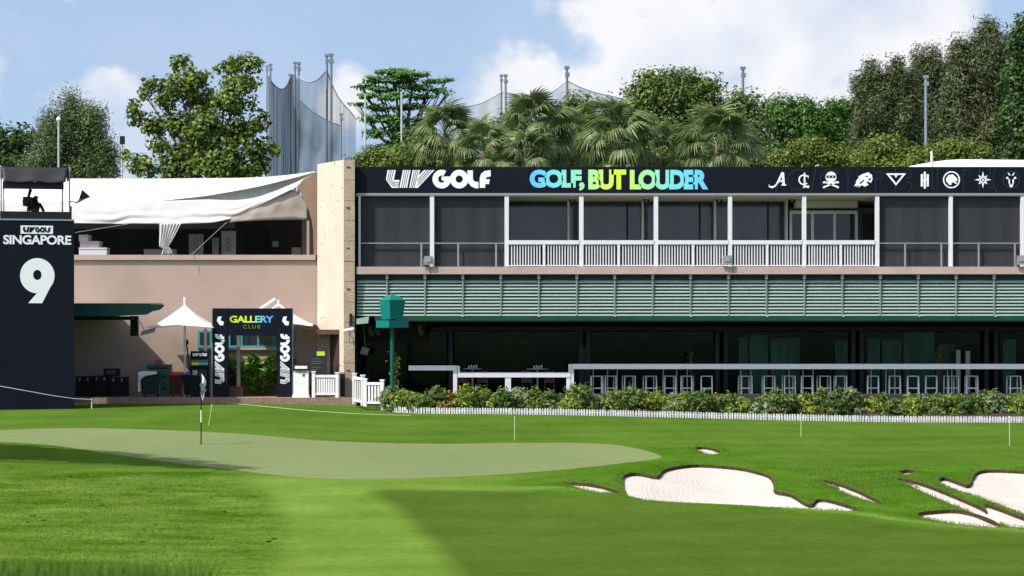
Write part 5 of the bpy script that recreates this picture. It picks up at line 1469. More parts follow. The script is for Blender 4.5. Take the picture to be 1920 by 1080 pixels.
# picket edging in front of the hedge
EDGE = [(716, 752, 82.0), (730, 762, 81.8), (746, 774, 81.4), (790, 780, 81.0), (900, 783, 80.9), (1100, 786.5, 80.7), (1400, 790, 80.4), (1700, 792.5, 80.1), (1960, 794, 79.9)]
def build_edging():
    e = thing('picket_edging', 'low white picket edging along the foot of the hedge', 'edging', (6, 80.6, -.3))
    P3 = [np.array((X(a, d), d, 0)) for a, b, d in EDGE]
    xs = np.array([p[0] for p in P3]); ys = np.array([p[1] for p in P3])
    x = xs[0]; step = .098; me = None; i = 0
    rail = MB(); prev = None
    while x < xs[-1]:
        y = float(np.interp(x, xs, ys)); sl = (np.interp(x + .1, xs, ys) - np.interp(x - .1, xs, ys)) / .2
        z = float(hz(x, y))
        if me is None:
            w, t, h = .032, .012, .27
            mb = MB(); mb.prism([(-w, -t, 0), (w, -t, 0), (w, -t, h - .03), (0, -t, h), (-w, -t, h - .03)], (0, 2 * t, 0))
            q = mb.build('picket', mat('weathered_white', (.55, .56, .60), .6, var=.22, scale=5)); me = q.data; bpy.data.objects.remove(q)
        o = link(bpy.data.objects.new('picket', me)); o.parent = e
        jit = random.uniform(-.012, .012)
        o.location = Vector((x, y, z - .03 + jit)) - ORG[e]
        o.rotation_euler = (random.uniform(-.05, .05), random.uniform(-.05, .05), math.atan(sl))
        cur = Vector((x, y + .03, z + .12))
        if prev is not None and i % 6 == 0: rail.tube([prev, cur], .018, 4); prev = cur
        if prev is None: prev = cur
        x += step * random.uniform(.93, 1.07) / math.sqrt(1 + sl * sl); i += 1
    rail.build('rail', M_white, e)
    bd = MB(); 
    xb = [X(720, 82), X(2100, 82)]
    n = 40; rows = [[], []]
    for k in range(n + 1):
        xx = xs[0] + .2 + (26 - xs[0]) * k / n; yy = float(np.interp(xx, xs, ys)) + .08
        rows[0].append((xx, yy, float(hz(xx, yy)) + .05)); rows[1].append((xx, 82.6, .05))
    bd.grid(rows); o = bd.build('flower_bed', mat('bed_soil', (.04, .028, .02), .95, var=.3), kind='structure')
build_edging()

# ------------------------------------------------------------------ vegetation
def leaves_mesh(name, C, N_, size, m, hue, aspect=.55, fold=True, droop=None):
    """one quad per leaf, lying across its normal"""
    n = len(C)
    r = rng.normal(0, 1, (n, 3))
    N_ = N_ / np.linalg.norm(N_, axis=1)[:, None]
    if droop is not None: r = r * .55 + np.array([0, 0, -droop])
    U = np.cross(np.cross(N_, r), N_); U /= np.linalg.norm(U, axis=1)[:, None] + 1e-9
    W = np.cross(N_, U)
    s = size * rng.uniform(.6, 1.35, n)[:, None]
    V = np.stack([C - U * s * .5, C + W * s * aspect * .5 + N_ * s * .06, C + U * s * .5, C - W * s * aspect * .5 + N_ * s * .06], 1)
    me = bpy.data.meshes.new(name)
    me.vertices.add(4 * n); me.vertices.foreach_set('co', V.ravel())
    me.loops.add(4 * n); me.loops.foreach_set('vertex_index', np.arange(4 * n, dtype=np.int32))
    me.polygons.add(n); me.polygons.foreach_set('loop_start', np.arange(0, 4 * n, 4, dtype=np.int32))
    at = me.attributes.new('hue', 'FLOAT', 'FACE'); at.data.foreach_set('value', np.clip(hue, 0, 1).astype(np.float32))
    me.update(); me.validate(); me.materials.append(m)
    return me
def lobes_to_leaves(lobes, clumps_per, leaves_per, spread, up=.45, shell=.5, flat=1.0):
    """lobes: (centre, radii). Leaf clumps fill the outer part of every lobe."""
    Cs, Ns, Hs = [], [], []
    for c, r in lobes:
        c, r = np.array(c), np.array(r)
        k = max(3, int(clumps_per * (r[0] * r[2] + r[0] * r[1] + r[1] * r[2]) / 3))
        dr = rng.normal(0, 1, (k, 3)); dr /= np.linalg.norm(dr, axis=1)[:, None]
        rad = shell + (1 - shell) * rng.random(k) ** .6
        rad *= rng.uniform(.82, 1.04, k)
        cl = c + dr * r * rad[:, None]
        ch = rng.normal(.5, .20, k)
        for q in range(k):
            m = max(2, int(leaves_per * rng.uniform(.5, 1.5)))
            off = np.clip(rng.normal(0, 1, (m, 3)), -1.45, 1.45) * spread * rng.uniform(.6, 1.3)
            off[:, 2] *= flat
            Cs.append(cl[q] + off)
            no = dr[q] * .55 + np.array([0, 0, up]) + off / (spread + 1e-6) * .25 + rng.normal(0, .45, (m, 3))
            Ns.append(no); Hs.append(ch[q] + rng.normal(0, .16, m))
    return np.concatenate(Cs), np.concatenate(Ns), np.concatenate(Hs)
TREE_K = 5.0
def tree(name, label, cat, d, lobes_px, m, size, clumps, leaves, spread, trunk_px, group=None, up=.45, shell=.3, flat=1.0, aspect=.6, droop=None, bark=None, tr=.28, depth=.9, ground=0.0, limbs=True, branch_r=.07, ys=None):
    bx = X(trunk_px, d)
    o = thing(name, label, cat, (bx, d, ground), group)
    s = d / F
    lob = []
    for li, (px, py, rx, ry) in enumerate(lobes_px):
        dy = ys[li] - d if ys else rng.uniform(-.5, .5) * rx * s * depth
        lob.append(((X(px, d), d + dy, Z(py, d)), (rx * s, max(rx, ry) * s * depth * .8, ry * s)))
    C, N_, H = lobes_to_leaves(lob, clumps * TREE_K, leaves * 1.5, spread, up, shell, flat)
    C = C - np.array(o.location)
    me = leaves_mesh('crown', C, N_, size * .90, m, H, aspect, droop=droop)
    c = link(bpy.data.objects.new('crown', me)); c.parent = o
    mb = MB()
    top = max(l[0][2] for l in lob); low = min(l[0][2] - l[1][2] for l in lob)
    fork = Vector((bx, d, max(ground + .6, low + (top - low) * .10)))
    mb.tube([(bx, d, ground - .1), (bx + .05, d, (ground + fork.z) / 2), fork], [tr, tr * .8, tr * .65], 9)
    if limbs:
        for c_, r_ in lob:
            e = Vector(c_); mid = fork.lerp(e, .5) + Vector((rng.uniform(-.3, .3), rng.uniform(-.3, .3), -.12 * (e - fork).length))
            mb.tube([fork, mid, e], [tr * .30, tr * .18, branch_r * .35], 6)
            for k in range(4):
                an = rng.normal(0, 1, 3); an /= np.linalg.norm(an)
                tip = e + Vector(an * np.array(r_) * .85); st = mid.lerp(e, rng.uniform(.4, 1))
                mb.tube([st, st.lerp(tip, .5) + Vector((0, 0, -.05)), tip], [branch_r * .5, branch_r * .3, .012], 5)
    mb.build('trunk', bark or M_bark, o, smooth=True)
    return o

L_dark = leaf_mat('leaf_dark', (0.0216, 0.0540, 0.0121), (0.0675, 0.1283, 0.0270))
L_olive = leaf_mat('leaf_olive', (0.0459, 0.0837, 0.0243), (0.1485, 0.2025, 0.0675))
L_big = leaf_mat('leaf_big', (0.0480, 0.0960, 0.0128), (0.2160, 0.2880, 0.0544), trans=.3)
L_rain = leaf_mat('leaf_rain', (0.0375, 0.1162, 0.0263), (0.1406, 0.3094, 0.0488), trans=.3)
L_broad = leaf_mat('leaf_broad', (0.0450, 0.0870, 0.0150), (0.1425, 0.2025, 0.0420))
L_fresh = leaf_mat('leaf_fresh', (0.0364, 0.1050, 0.0196), (0.1120, 0.2170, 0.0448))
L_yell = leaf_mat('leaf_yellowish', (0.0607, 0.1080, 0.0108), (0.1755, 0.2295, 0.0378))
L_casu = leaf_mat('leaf_casuarina', (.044, .064, .026), (.135, .165, .072), trans=.15)
L_palm = leaf_mat('leaf_palm', (.050, .088, .024), (.20, .255, .095), trans=.35, rough=.4, spec=.4)

def build_trees():
    tree('broadleaf_tree', 'dark glossy tree cut off by the frame above the black tower roof', 'tree', 122, [(12, 285, 45, 38), (40, 262, 28, 24), (-30, 268, 52, 42), (5, 315, 60, 30)], L_dark, .34, 9, 14, .38, 10)
    tree('fine_leaved_tree', 'rounded grey green tree with fine leaves behind the white marquee', 'tree', 116, [(128, 190, 17, 22), (150, 222, 45, 36), (105, 235, 34, 34), (178, 232, 26, 34), (95, 275, 42, 42), (150, 275, 55, 45), (195, 285, 26, 42), (80, 315, 46, 30), (150, 320, 62, 28), (205, 318, 20, 24)],
         L_olive, .17, 26, 20, .30, 140, aspect=.4)
    tree('large_leaved_tree', 'tall open crowned tree with large leaf clusters behind the white marquee', 'tree', 106, [(428, 125, 26, 20), (468, 120, 26, 20), (455, 158, 40, 24), (340, 118, 24, 16), (365, 148, 28, 22), (335, 165, 30, 24), (375, 190, 40, 28), (440, 195, 44, 26), (290, 162, 22, 12), (268, 172, 12, 10), (310, 190, 22, 14), (246, 198, 11, 13), (258, 222, 15, 13), (290, 235, 30, 18), (330, 230, 34, 26), (390, 240, 50, 30), (455, 245, 36, 32),
         (485, 225, 18, 16), (508, 278, 16, 15), (480, 285, 28, 24), (300, 268, 24, 16), (350, 280, 46, 30), (420, 290, 60, 34), (270, 310, 30, 20), (340, 318, 60, 26), (430, 322, 62, 20), (485, 318, 22, 20), (236, 290, 10, 7)],
         L_big, .27, 10, 15, .20, 395, aspect=.66, shell=.25, tr=.30)
    tree('rain_tree', 'flat topped rain tree with layered green shelves beside the nets', 'tree', 150, [(735, 134, 40, 6), (775, 142, 34, 6), (700, 148, 26, 6), (748, 150, 40, 7), (806, 152, 22, 5), (836, 149, 16, 4), (680, 162, 16, 5), (715, 166, 34, 7), (775, 164, 34, 7), (822, 168, 18, 5), (690, 180, 26, 6), (742, 182, 36, 8), (796, 182, 26, 6), (836, 176, 10, 4),
         (672, 196, 14, 5), (712, 202, 30, 7), (770, 200, 34, 8), (812, 206, 20, 6), (694, 222, 22, 9), (742, 224, 34, 10), (792, 228, 26, 9), (760, 246, 40, 14), (704, 248, 20, 12), (800, 258, 26, 14), (735, 270, 30, 18), (775, 285, 36, 18), (708, 282, 22, 16)],
         L_rain, .26, 11, 16, .30, 752, up=1.2, flat=.22, shell=.15, aspect=.6, tr=.5, branch_r=.12)
    tree('broadleaf_tree', 'broad olive green tree, tallest behind the palms and slogan', 'tree', 126, [(1225, 155, 36, 20), (1275, 152, 40, 20), (1320, 168, 32, 20), (1205, 180, 38, 22), (1260, 190, 60, 30), (1325, 205, 46, 30), (1195, 215, 34, 26), (1250, 235, 60, 34), (1320, 250, 56, 36), (1230, 280, 60, 30), (1300, 290, 60, 30)],
         L_broad, .26, 14, 16, .34, 1265, tr=.4)
    tree('broadleaf_tree', 'dark rounded tree with one lamp pole rising above it', 'tree', 122, [(1390, 195, 34, 26), (1405, 228, 40, 34), (1370, 240, 40, 34), (1415, 270, 36, 40), (1370, 285, 44, 30)], L_broad, .25, 14, 16, .32, 1390)
    tree('broadleaf_tree', 'low tree behind the palms, below the middle net pole', 'tree', 121, [(970, 235, 40, 26), (920, 262, 50, 30), (1000, 265, 50, 34), (1150, 215, 36, 28), (1175, 245, 40, 34), (1085, 205, 42, 20), (1050, 225, 34, 22), (1120, 222, 36, 24), (1080, 255, 60, 34), (1130, 280, 50, 34), (1040, 285, 50, 30)], L_broad, .25, 14, 16, .32, 1085)
    tree('broadleaf_tree', 'fresh green tree between the dark rounded tree and the casuarinas', 'tree', 150, [(1470, 198, 32, 18), (1500, 205, 36, 20), (1455, 222, 36, 24), (1510, 240, 44, 32), (1460, 262, 44, 34), (1500, 285, 50, 30)], L_fresh, .28, 11, 16, .36, 1480)
    tree('broadleaf_tree', 'fresh green tree touching the first casuarina', 'tree', 152, [(1555, 208, 32, 18), (1590, 208, 26, 18), (1545, 235, 38, 28), (1585, 250, 38, 34), (1550, 275, 44, 34)], L_fresh, .28, 11, 16, .36, 1565)
    tree('low_tree', 'yellow green bushy tree at the foot of the fresh green trees', 'tree', 113, [(1520, 285, 50, 26), (1565, 295, 40, 22), (1470, 303, 36, 16), (1605, 305, 30, 14)], L_yell, .18, 22, 18, .26, 1530, tr=.16)
    cas = dict(up=.2, aspect=.20, droop=-.25, shell=.3, tr=.3, flat=1.5)
    tree('casuarina', 'feathery grey green casuarina with two short tips, nearest the palms', 'tree', 132, [(1634, 132, 8, 18), (1634, 152, 15, 22), (1683, 126, 7, 14), (1683, 146, 15, 24), (1655, 158, 10, 18), (1612, 160, 8, 18), (1706, 150, 9, 18), (1622, 175, 22, 28), (1660, 178, 26, 28), (1698, 185, 26, 36), (1635, 215, 40, 34), (1690, 230, 40, 40), (1640, 262, 46, 36), (1690, 278, 44, 34), (1640, 300, 46, 22)], L_casu, .34, 15, 38, .31, 1660, **cas)
    tree('casuarina', 'thin topped casuarina right behind the tall lamp pole', 'tree', 137, [(1722, 112, 9, 16), (1726, 130, 14, 18), (1748, 104, 9, 12), (1752, 122, 14, 18), (1772, 140, 9, 20), (1738, 150, 28, 28), (1762, 175, 30, 36), (1730, 200, 36, 40), (1760, 235, 44, 44), (1735, 280, 44, 36)], L_casu, .34, 12, 36, .31, 1745, **cas)
    tree('casuarina', 'tallest feathery casuarina rising over the white marquee roof', 'tree', 128, [(1853, 52, 8, 18), (1853, 72, 15, 22), (1836, 84, 10, 18), (1838, 104, 24, 22), (1820, 102, 9, 20), (1797, 96, 8, 18), (1866, 92, 18, 28), (1802, 118, 26, 28), (1845, 132, 36, 36), (1875, 145, 20, 40), (1805, 165, 36, 40), (1855, 190, 44, 44), (1810, 225, 50, 44), (1860, 250, 46, 44), (1820, 285, 60, 34)], L_casu, .34, 15, 38, .31, 1835, **cas)
    tree('broadleaf_tree', 'dark tall tree at the frame edge past the tallest casuarina', 'tree', 124, [(1912, 52, 18, 26), (1902, 82, 20, 22), (1925, 105, 32, 36), (1905, 150, 24, 36), (1935, 180, 40, 50), (1905, 220, 28, 44), (1940, 260, 44, 50), (1905, 285, 30, 30)], L_dark, .26, 14, 16, .3, 1925)
    tree('low_tree', 'rounded yellow green bush behind the white marquee mast', 'tree', 110, [(1790, 284, 44, 20), (1835, 292, 36, 18), (1750, 298, 34, 16), (1720, 305, 24, 12)], L_yell, .18, 22, 18, .26, 1790, tr=.14)
    tree('low_tree', 'low olive bush between the stone wall top and the rain tree', 'tree', 109, [(705, 295, 34, 16), (745, 300, 30, 16), (675, 304, 22, 10), (720, 310, 50, 12)], L_yell, .16, 24, 18, .24, 710, tr=.14)
    for k, (px, py, lab) in enumerate(((800, 290, 'undergrowth bush beneath the palm nearest the rain tree'), (940, 272, 'undergrowth bush between the palms above the wordmark'), (1080, 270, 'undergrowth bush between the palms above the slogan'), (1230, 268, 'undergrowth bush behind the end of the slogan'), (1390, 284, 'undergrowth bush under the palm nearest the emblems'), (1660, 296, 'undergrowth bush at the casuarina trunks'))):
        tree('bush', lab, 'bush', 115 + k % 2, [(px - 42, py + 12, 54, 28), (px + 42, py + 8, 54, 30), (px, py - 14, 50, 28), (px, py + 26, 70, 20)], (L_broad, L_olive, L_yell)[k % 3], .22, 13, 16, .3, px, group='green bushes behind the roof sign', tr=.14)
    # tree outside the frame whose shade crosses the approach
    sh = []
    for (px, py, h, r) in ((400, 880, 10.0, .35), (345, 876, 10.4, .6), (285, 870, 10.8, .85), (215, 865, 11.2, 1.15), (140, 859, 11.6, 1.5), (60, 854, 12, 1.8), (-20, 852, 12.4, 2.1), (-110, 850, 12.8, 2.4), (-110, 842, 9.5, 2.2), (-60, 846, 15, 1.5)):
        g = ground_at(px, py); sh.append((g[0] - .667 * h, g[1] - .452 * h, h, r))
    d = 57.0
    o = tree('shade_tree', 'wide dark shade tree beside the approach, off to the side', 'tree', d, [((x / d * F) + 960, HZ - (z - EYE) / d * F, r / d * F, r / d * F * .8) for x, y, z, r in sh], L_dark, .3, 22, 18, .3, -22.5 / d * F + 960, tr=.3, ground=float(hz(-22, d)), ys=[y for x, y, z, r in sh])
build_trees()

def build_palms():
    def frond_mesh(k):
        r = np.random.RandomState(50 + k); V, Fc = [], []
        L = 1.25 + .25 * r.rand(); n = 26; R = 1.15 + .15 * r.rand()
        # petiole
        pet = [(0, 0, 0), (L * .5, 0, .10), (L, 0, .04)]
        mb = MB(); mb.tube(pet, [.03, .022, .015], 4)
        V += mb.v; Fc += mb.f
        for i in range(n):
            a = math.radians(-118 + 236 * i / (n - 1)); rr = R * (1 - .18 * abs(i / (n - 1) - .5) * 2) * r.uniform(.9, 1.05)
            u = Vector((math.cos(a), math.sin(a), 0)); w = Vector((-u.y, u.x, 0))
            droop = r.uniform(.55, 1.25)
            pts = []
            for s in (0, .45, .72, 1.0):
                z = -.12 * abs(math.sin(a)) * s - droop * max(0, s - .40) ** 1.6 * rr * 1.5
                hw = (.012, .058, .045, .006)[int(round(s * 3.01)) if s not in (.45, .72) else (1 if s == .45 else 2)]
                c = Vector((L, 0, .04)) + u * rr * s * (1 - .25 * max(0, s - .5)) + Vector((0, 0, z))
                pts.append((c, hw))
            b = len(V)
            for c, hw in pts:
                V.append(tuple(c - w * hw)); V.append(tuple(c + w * hw + Vector((0, 0, .02))))
            for s in range(3): Fc.append((b + 2 * s, b + 2 * s + 1, b + 2 * s + 3, b + 2 * s + 2))
        me = bpy.data.meshes.new('frond'); me.from_pydata(V, [], Fc)
        at = me.attributes.new('hue', 'FLOAT', 'FACE'); at.data.foreach_set('value', np.clip(r.normal(.30 + .12 * k, .16, len(Fc)), 0, 1).astype(np.float32))
        me.materials.append(L_palm); return me
    fm = [frond_mesh(k) for k in range(5)]
    labs = ['fan palm nearest the flat topped rain tree', 'short fan palm above the end of the wordmark', 'tallest fan palm above the gap between wordmark and slogan', 'fan palm above the first word of the slogan', 'drooping fan palm above the middle of the slogan', 'fan palm above the last letters of the slogan', 'fan palm furthest along, between slogan and emblems', 'half hidden fan palm in front of the middle net pole']
    for k, (px, py, d, n, sc) in enumerate(((836, 258, 103, 27, .88), (905, 284, 101, 22, .74), (1003, 246, 106, 30, .95), (985, 298, 100, 18, .72), (1160, 262, 102, 30, .92), (1235, 288, 104, 20, .72), (1345, 270, 101, 30, .92), (1075, 262, 109, 24, .80))):
        c = P(px, py, d); o = thing('fan_palm', labs[k], 'palm', (c.x, d, 0), 'fan palms behind the roof sign')
        r = np.random.RandomState(90 + k)
        MB().tube([(c.x, d, -.1), (c.x + .08, d, c.z * .5), (c.x, d, c.z)], [.2, .16, .15], 9).build('trunk', M_palmtrunk, o, smooth=True)
        for i in range(n):
            f = link(bpy.data.objects.new('frond', fm[r.randint(5)])); f.parent = o
            t = i / n
            el = math.radians(82 - 118 * t ** .85 + r.uniform(-9, 9)); az = i * 2.399 + r.uniform(-.3, .3)
            lean = Matrix.Rotation(.12 * math.sin(k * 2.1), 4, 'X'); q = Matrix.Translation((0, 0, c.z - .25 * t)) @ lean @ Matrix.Rotation(az, 4, 'Z') @ Matrix.Rotation(-el, 4, 'Y') @ Matrix.Rotation(r.uniform(-.5, .5), 4, 'X')
            f.matrix_local = q @ Matrix.Scale(sc * r.uniform(.85, 1.1), 4)
build_palms()

# hedge of mixed shrubs in front of the terrace
def build_hedge():
    kinds = [('yellow green croton', leaf_mat('croton_yellow', (.05, .09, .008), (.27, .33, .035), trans=.2)),
             ('glossy dark green', leaf_mat('shrub_dark', (.02, .05, .008), (.085, .14, .022), trans=.2)),
             ('pale grey green variegated', leaf_mat('shrub_pale', (.05, .09, .03), (.22, .28, .12), trans=.2)),
             ('orange tinged croton', leaf_mat('croton_red', (.05, .09, .012), (.26, .15, .025), trans=.2)),
             ('mid green leafy', leaf_mat('shrub_mid', (.03, .065, .008), (.15, .22, .035), trans=.2))]
    cnt = [0] * 5
    seq = [2, 0, 4, 1, 3, 0, 4, 0, 1, 2, 4, 1, 0, 4, 2, 0, 4, 3, 0, 2, 4, 1, 0, 4, 0, 2, 4, 1, 0, 4, 1, 2, 0, 4, 1, 0, 2, 4, 0, 1, 4, 2, 0, 4]
    px = 735
    for i, k in enumerate(seq):
        d = 81.75 + random.uniform(-.35, .30)
        h = random.choice([33, 40, 47, 38, 54]); w = random.uniform(22, 33)
        if px > 1500: h += 6
        base = 779 + (px - 740) / 1200 * 8
        xw = X(px, d); g = float(hz(xw, d)) + .04
        lab = '%s %s shrub in the hedge, counting from the white gate panel' % (ORD[cnt[k]], kinds[k][0]); cnt[k] += 1
        o = thing('hedge_shrub', lab, 'shrub', (xw, d, g), 'mixed shrubs of the terrace hedge')
        s = d / F; hm = h * s
        lob = []
        for q in range(3):
            lob.append(((xw + random.uniform(-.5, .5) * w * s, d + random.uniform(-.25, .25), g + hm * random.uniform(.32, .66)), (w * s * random.uniform(.6, .9), .34, hm * .34)))
        lob.append(((xw + random.uniform(-.3, .3) * w * s, d, g + hm * .78), (w * s * .4, .2, hm * .22)))
        lob.append(((xw, d - .2, g + hm * .22), (w * s * .95, .3, hm * .22)))
        C, N_, H = lobes_to_leaves(lob, 260, 9, .075, up=.4, shell=.3)
        N_ = N_ + np.array([0, -.35, 0])
        me = leaves_mesh('foliage', C - np.array(o.location), N_, .165, kinds[k][1], H, aspect=.42)
        c = link(bpy.data.objects.new('foliage', me)); c.parent = o
        st = MB()
        for q in range(5): st.tube([(xw + random.uniform(-.08, .08), d, g - .05), (xw + random.uniform(-.3, .3), d + random.uniform(-.15, .15), g + hm * random.uniform(.5, .9))], [.014, .006], 5)
        st.build('stem', M_bark, o)
        px += 28 + random.uniform(-3, 3)
build_hedge()

def leafy_plant(name, label, cat, base, h, r, m, n, size, aspect=.3, group=None, stems=7, sub='foliage'):
    o = thing(name, label, cat, base, group)
    b = Vector(base); C, N_, H = [], [], []; st = MB()
    for s in range(stems):
        a = random.uniform(0, 6.28); tip = b + Vector((math.cos(a) * r * random.uniform(.3, 1), math.sin(a) * r * .6, h * random.uniform(.6, 1)))
        mid = b.lerp(tip, .5) + Vector((0, 0, h * .12)); st.tube([b, mid, tip], [.02, .014, .006], 5)
        for q in range(n):
            t = random.uniform(.2, 1); p = (b.lerp(mid, t * 2) if t < .5 else mid.lerp(tip, t * 2 - 1)) + Vector((random.gauss(0, .09), random.gauss(0, .09), random.gauss(0, .07)))
            C.append(p - b); N_.append((random.gauss(0, .6), random.gauss(-.3, .6), .7)); H.append(random.gauss(.5, .25))
    me = leaves_mesh(sub, np.array(C), np.array(N_), size, m, np.array(H), aspect)
    c = link(bpy.data.objects.new(sub, me)); c.parent = o
    st.build('stem', M_bark, o)
    return o
L_arch = leaf_mat('leaf_arch_plant', (0.0425, 0.1190, 0.0170), (0.1700, 0.3400, 0.0510), trans=.3)
leafy_plant('heliconia_clump', 'large leafy green clump growing inside the entrance arch', 'plant', P(487, 744, 87.0), 1.75, 1.75, L_arch, 90, .36, .30, stems=30)
leafy_plant('leafy_plant', 'smaller yellow green plant behind the planter box in the arch', 'plant', P(437, 744, 87.2), 1.35, .35, L_yell, 40, .22, .4, stems=8)
leafy_plant('climbing_plant', 'thin yellow green climber beside the green lantern post', 'plant', P(741, 745, 82.7), 2.05, .32, leaf_mat('leaf_climber', (.09, .12, .01), (.30, .30, .05), trans=.3), 9, .17, .45, stems=8)
leafy_plant('potted_plant', 'thin yellow green plant behind the counter near the second pair of dark posts', 'plant', (X(1298, 87.9), 87.9, .45), 2.05, .14, L_yell, 9, .17, .4, stems=5)
leafy_plant('potted_plant', 'bushier green plant behind the counter before the brightest green glass', 'plant', (X(1757, 87.9), 87.9, .45), 2.0, .28, L_yell, 14, .17, .4, stems=7)

# ------------------------------------------------------------------ nets and poles of the driving range
def net_mat(name, col, alpha):
    m = bpy.data.materials.new(name); m.use_nodes = True; nt = m.node_tree; N, L = nt.nodes, nt.links
    out = N['Material Output']; b = N['Principled BSDF']; b.inputs['Base Color'].default_value = (*col, 1); b.inputs['Roughness'].default_value = 1; b.inputs['Specular IOR Level'].default_value = 0
    t = N.new('ShaderNodeBsdfTransparent'); mx = N.new('ShaderNodeMixShader')
    geo = N.new('ShaderNodeNewGeometry'); mp = N.new('ShaderNodeVectorMath'); mp.operation = 'MULTIPLY'; mp.inputs[1].default_value = (1, 1, .07); L.new(geo.outputs['Position'], mp.inputs[0])
    n = N.new('ShaderNodeTexNoise'); n.inputs['Scale'].default_value = .9; n.inputs['Detail'].default_value = 4; L.new(mp.outputs[0], n.inputs['Vector'])
    r = N.new('ShaderNodeMapRange'); r.inputs['From Min'].default_value = .3; r.inputs['From Max'].default_value = .7; r.inputs['To Min'].default_value = alpha - .16; r.inputs['To Max'].default_value = alpha + .16
    L.new(n.outputs['Fac'], r.inputs['Value']); L.new(r.outputs[0], mx.inputs[0]); L.new(t.outputs[0], mx.inputs[1]); L.new(b.outputs[0], mx.inputs[2]); L.new(mx.outputs[0], out.inputs['Surface'])
    return m
def build_nets():
    nd = net_mat('net_dense', (.055, .080, .115), .80); nl = net_mat('net_light', (.105, .135, .18), .58); nf = net_mat('net_faint', (.20, .215, .26), .42)
    def net(label, top, yb, d0, d1, m):
        o = thing('range_net', label, 'net', P(top[0][0], yb, d0), 'driving range nets')
        n = len(top); pts = [(a, b, d0 + (d1 - d0) * i / (n - 1)) for i, (a, b) in enumerate(top)]
        rows = loft(pts, [(a, yb, dd) for a, b, dd in pts], 40, 10, wr=.25, seed=len(top))
        MB().grid(rows).build('mesh', m, o, smooth=True)
        MB().tube([r for r in rows[0]], .045, 5).build('top_cable', M_pole, o)
    net('dense grey net hung between the two pole pairs nearest the large leaved tree', [(503, 143), (512, 157), (522, 166), (530, 168), (538, 160), (546, 140)], 345, 182, 196, nd)
    net('dense grey net folded in front of the second pole pair', [(546, 140), (553, 140), (558, 150)], 345, 196, 188, nd)
    net('pale net sagging between second and tallest pole pairs', [(558, 142), (570, 152), (582, 155), (596, 150), (611, 134)], 345, 186, 184, nl)
    net('lower pale net slanting down behind the tallest poles', [(560, 186), (580, 205), (600, 218), (612, 226), (640, 236)], 345, 178, 178, nl)
    net('pale net falling away from the tallest pole towards the rain tree', [(613, 132), (622, 158), (634, 182), (648, 200), (660, 212), (668, 224)], 345, 183, 210, nf)
    net('faint net between the pole behind the rain tree and the middle pole pair', [(800, 205), (820, 196), (833, 190), (850, 198), (875, 200), (900, 195), (925, 182), (944, 170)], 320, 205, 205, nf)
    net('faint net sagging from middle pole pair to the single dark pole', [(948, 172), (962, 180), (985, 186), (1010, 185), (1040, 170), (1062, 152)], 320, 206, 206, nf)
    net('faint net falling from the single dark pole to the broad tree', [(1064, 152), (1090, 165), (1120, 175), (1150, 181), (1185, 190)], 320, 207, 207, nf)
    def pole(label, px, top, d, w, m=M_pole, head=True, bot=345, grp='driving range poles'):
        o = thing('range_pole', label, 'pole', (X(px, d), d, 0), grp)
        r = w / 2 * d / F; zt = Z(top, d)
        MB().tube([(X(px, d), d, 0), (X(px, d), d, zt)], [r, r * .85], 10).build('shaft', m, o)
        if head:
            MB().box(X(px, d) - r * 1.6, X(px, d) + r * 1.6, d - r, d + r, zt - r * 1.2, zt + r * .6).build('cable_head', m, o)
            MB().box(X(px, d) - r * 1.1, X(px, d) + r * 1.8, d - r * .8, d + r * .8, zt - r * 6, zt - r * 3.4).build('winch', m, o)
    pole('thin range pole of the pair nearest the large leaved tree, further one', 500.5, 124, 184, 3); pole('range pole of the pair nearest the large leaved tree, nearer one', 507, 121, 182, 4)
    pole('pale range pole just before the second pair', 545, 140, 198, 5); pole('thin range pole of the second pair', 553, 117, 190, 4); pole('thicker range pole of the second pair', 560, 118, 186, 5)
    pole('thin range pole of the tallest pair', 613, 103, 185, 5); pole('thick range pole of the tallest pair', 621, 102, 183, 5.5)
    pole('short range pole past the tallest pair', 640, 214, 170, 4)
    pole('pale slim pole in front of the rain tree on its net side', 685, 176, 135, 4, M_polelight, False); pole('pale slim pole in front of the rain tree on its palm side', 753, 172, 135, 4.5, M_polelight, False)
    pole('thin dark pole at the outer edge of the rain tree', 834, 165, 190, 4.5)
    pole('thin range pole of the middle pair', 940, 141, 206, 4); pole('thick range pole of the middle pair', 948, 141, 204, 5)
    pole('single dark range pole with nets on both sides', 1063, 126, 203, 6); pole('range pole standing above the dark rounded tree', 1393, 127, 175, 6)
    pole('tall bluish pole in front of the casuarinas', 1736, 143, 120, 6, mat('bluish_pole', (.20, .25, .33), .5), True)
    o = thing('street_lamp', 'slim lamp post with pale round head above the black tower roof', 'street lamp', (X(110, 110), 110, 0))
    MB().tube([(X(110, 110), 110, 0), (X(110, 110), 110, Z(226, 110))], .055, 8).build('pole', M_polelight, o)
    MB().tube([P(110, 228, 110), P(110, 224, 110), P(110, 219, 110)], [.08, .13, .05], 10).build('lamp_head', M_white, o)
    o = thing('street_lamp', 'dark lamp post in the gap between fine leaved and large leaved trees', 'street lamp', (X(229, 108), 108, 0))
    MB().tube([(X(229, 108), 108, 0), (X(229, 108), 108, Z(262, 108))], .035, 8).build('pole', M_polelight, o)
    MB().pbox(224.5, 233, 255, 270, 107.9, 108.1).build('lamp_head', M_black, o)
build_nets()

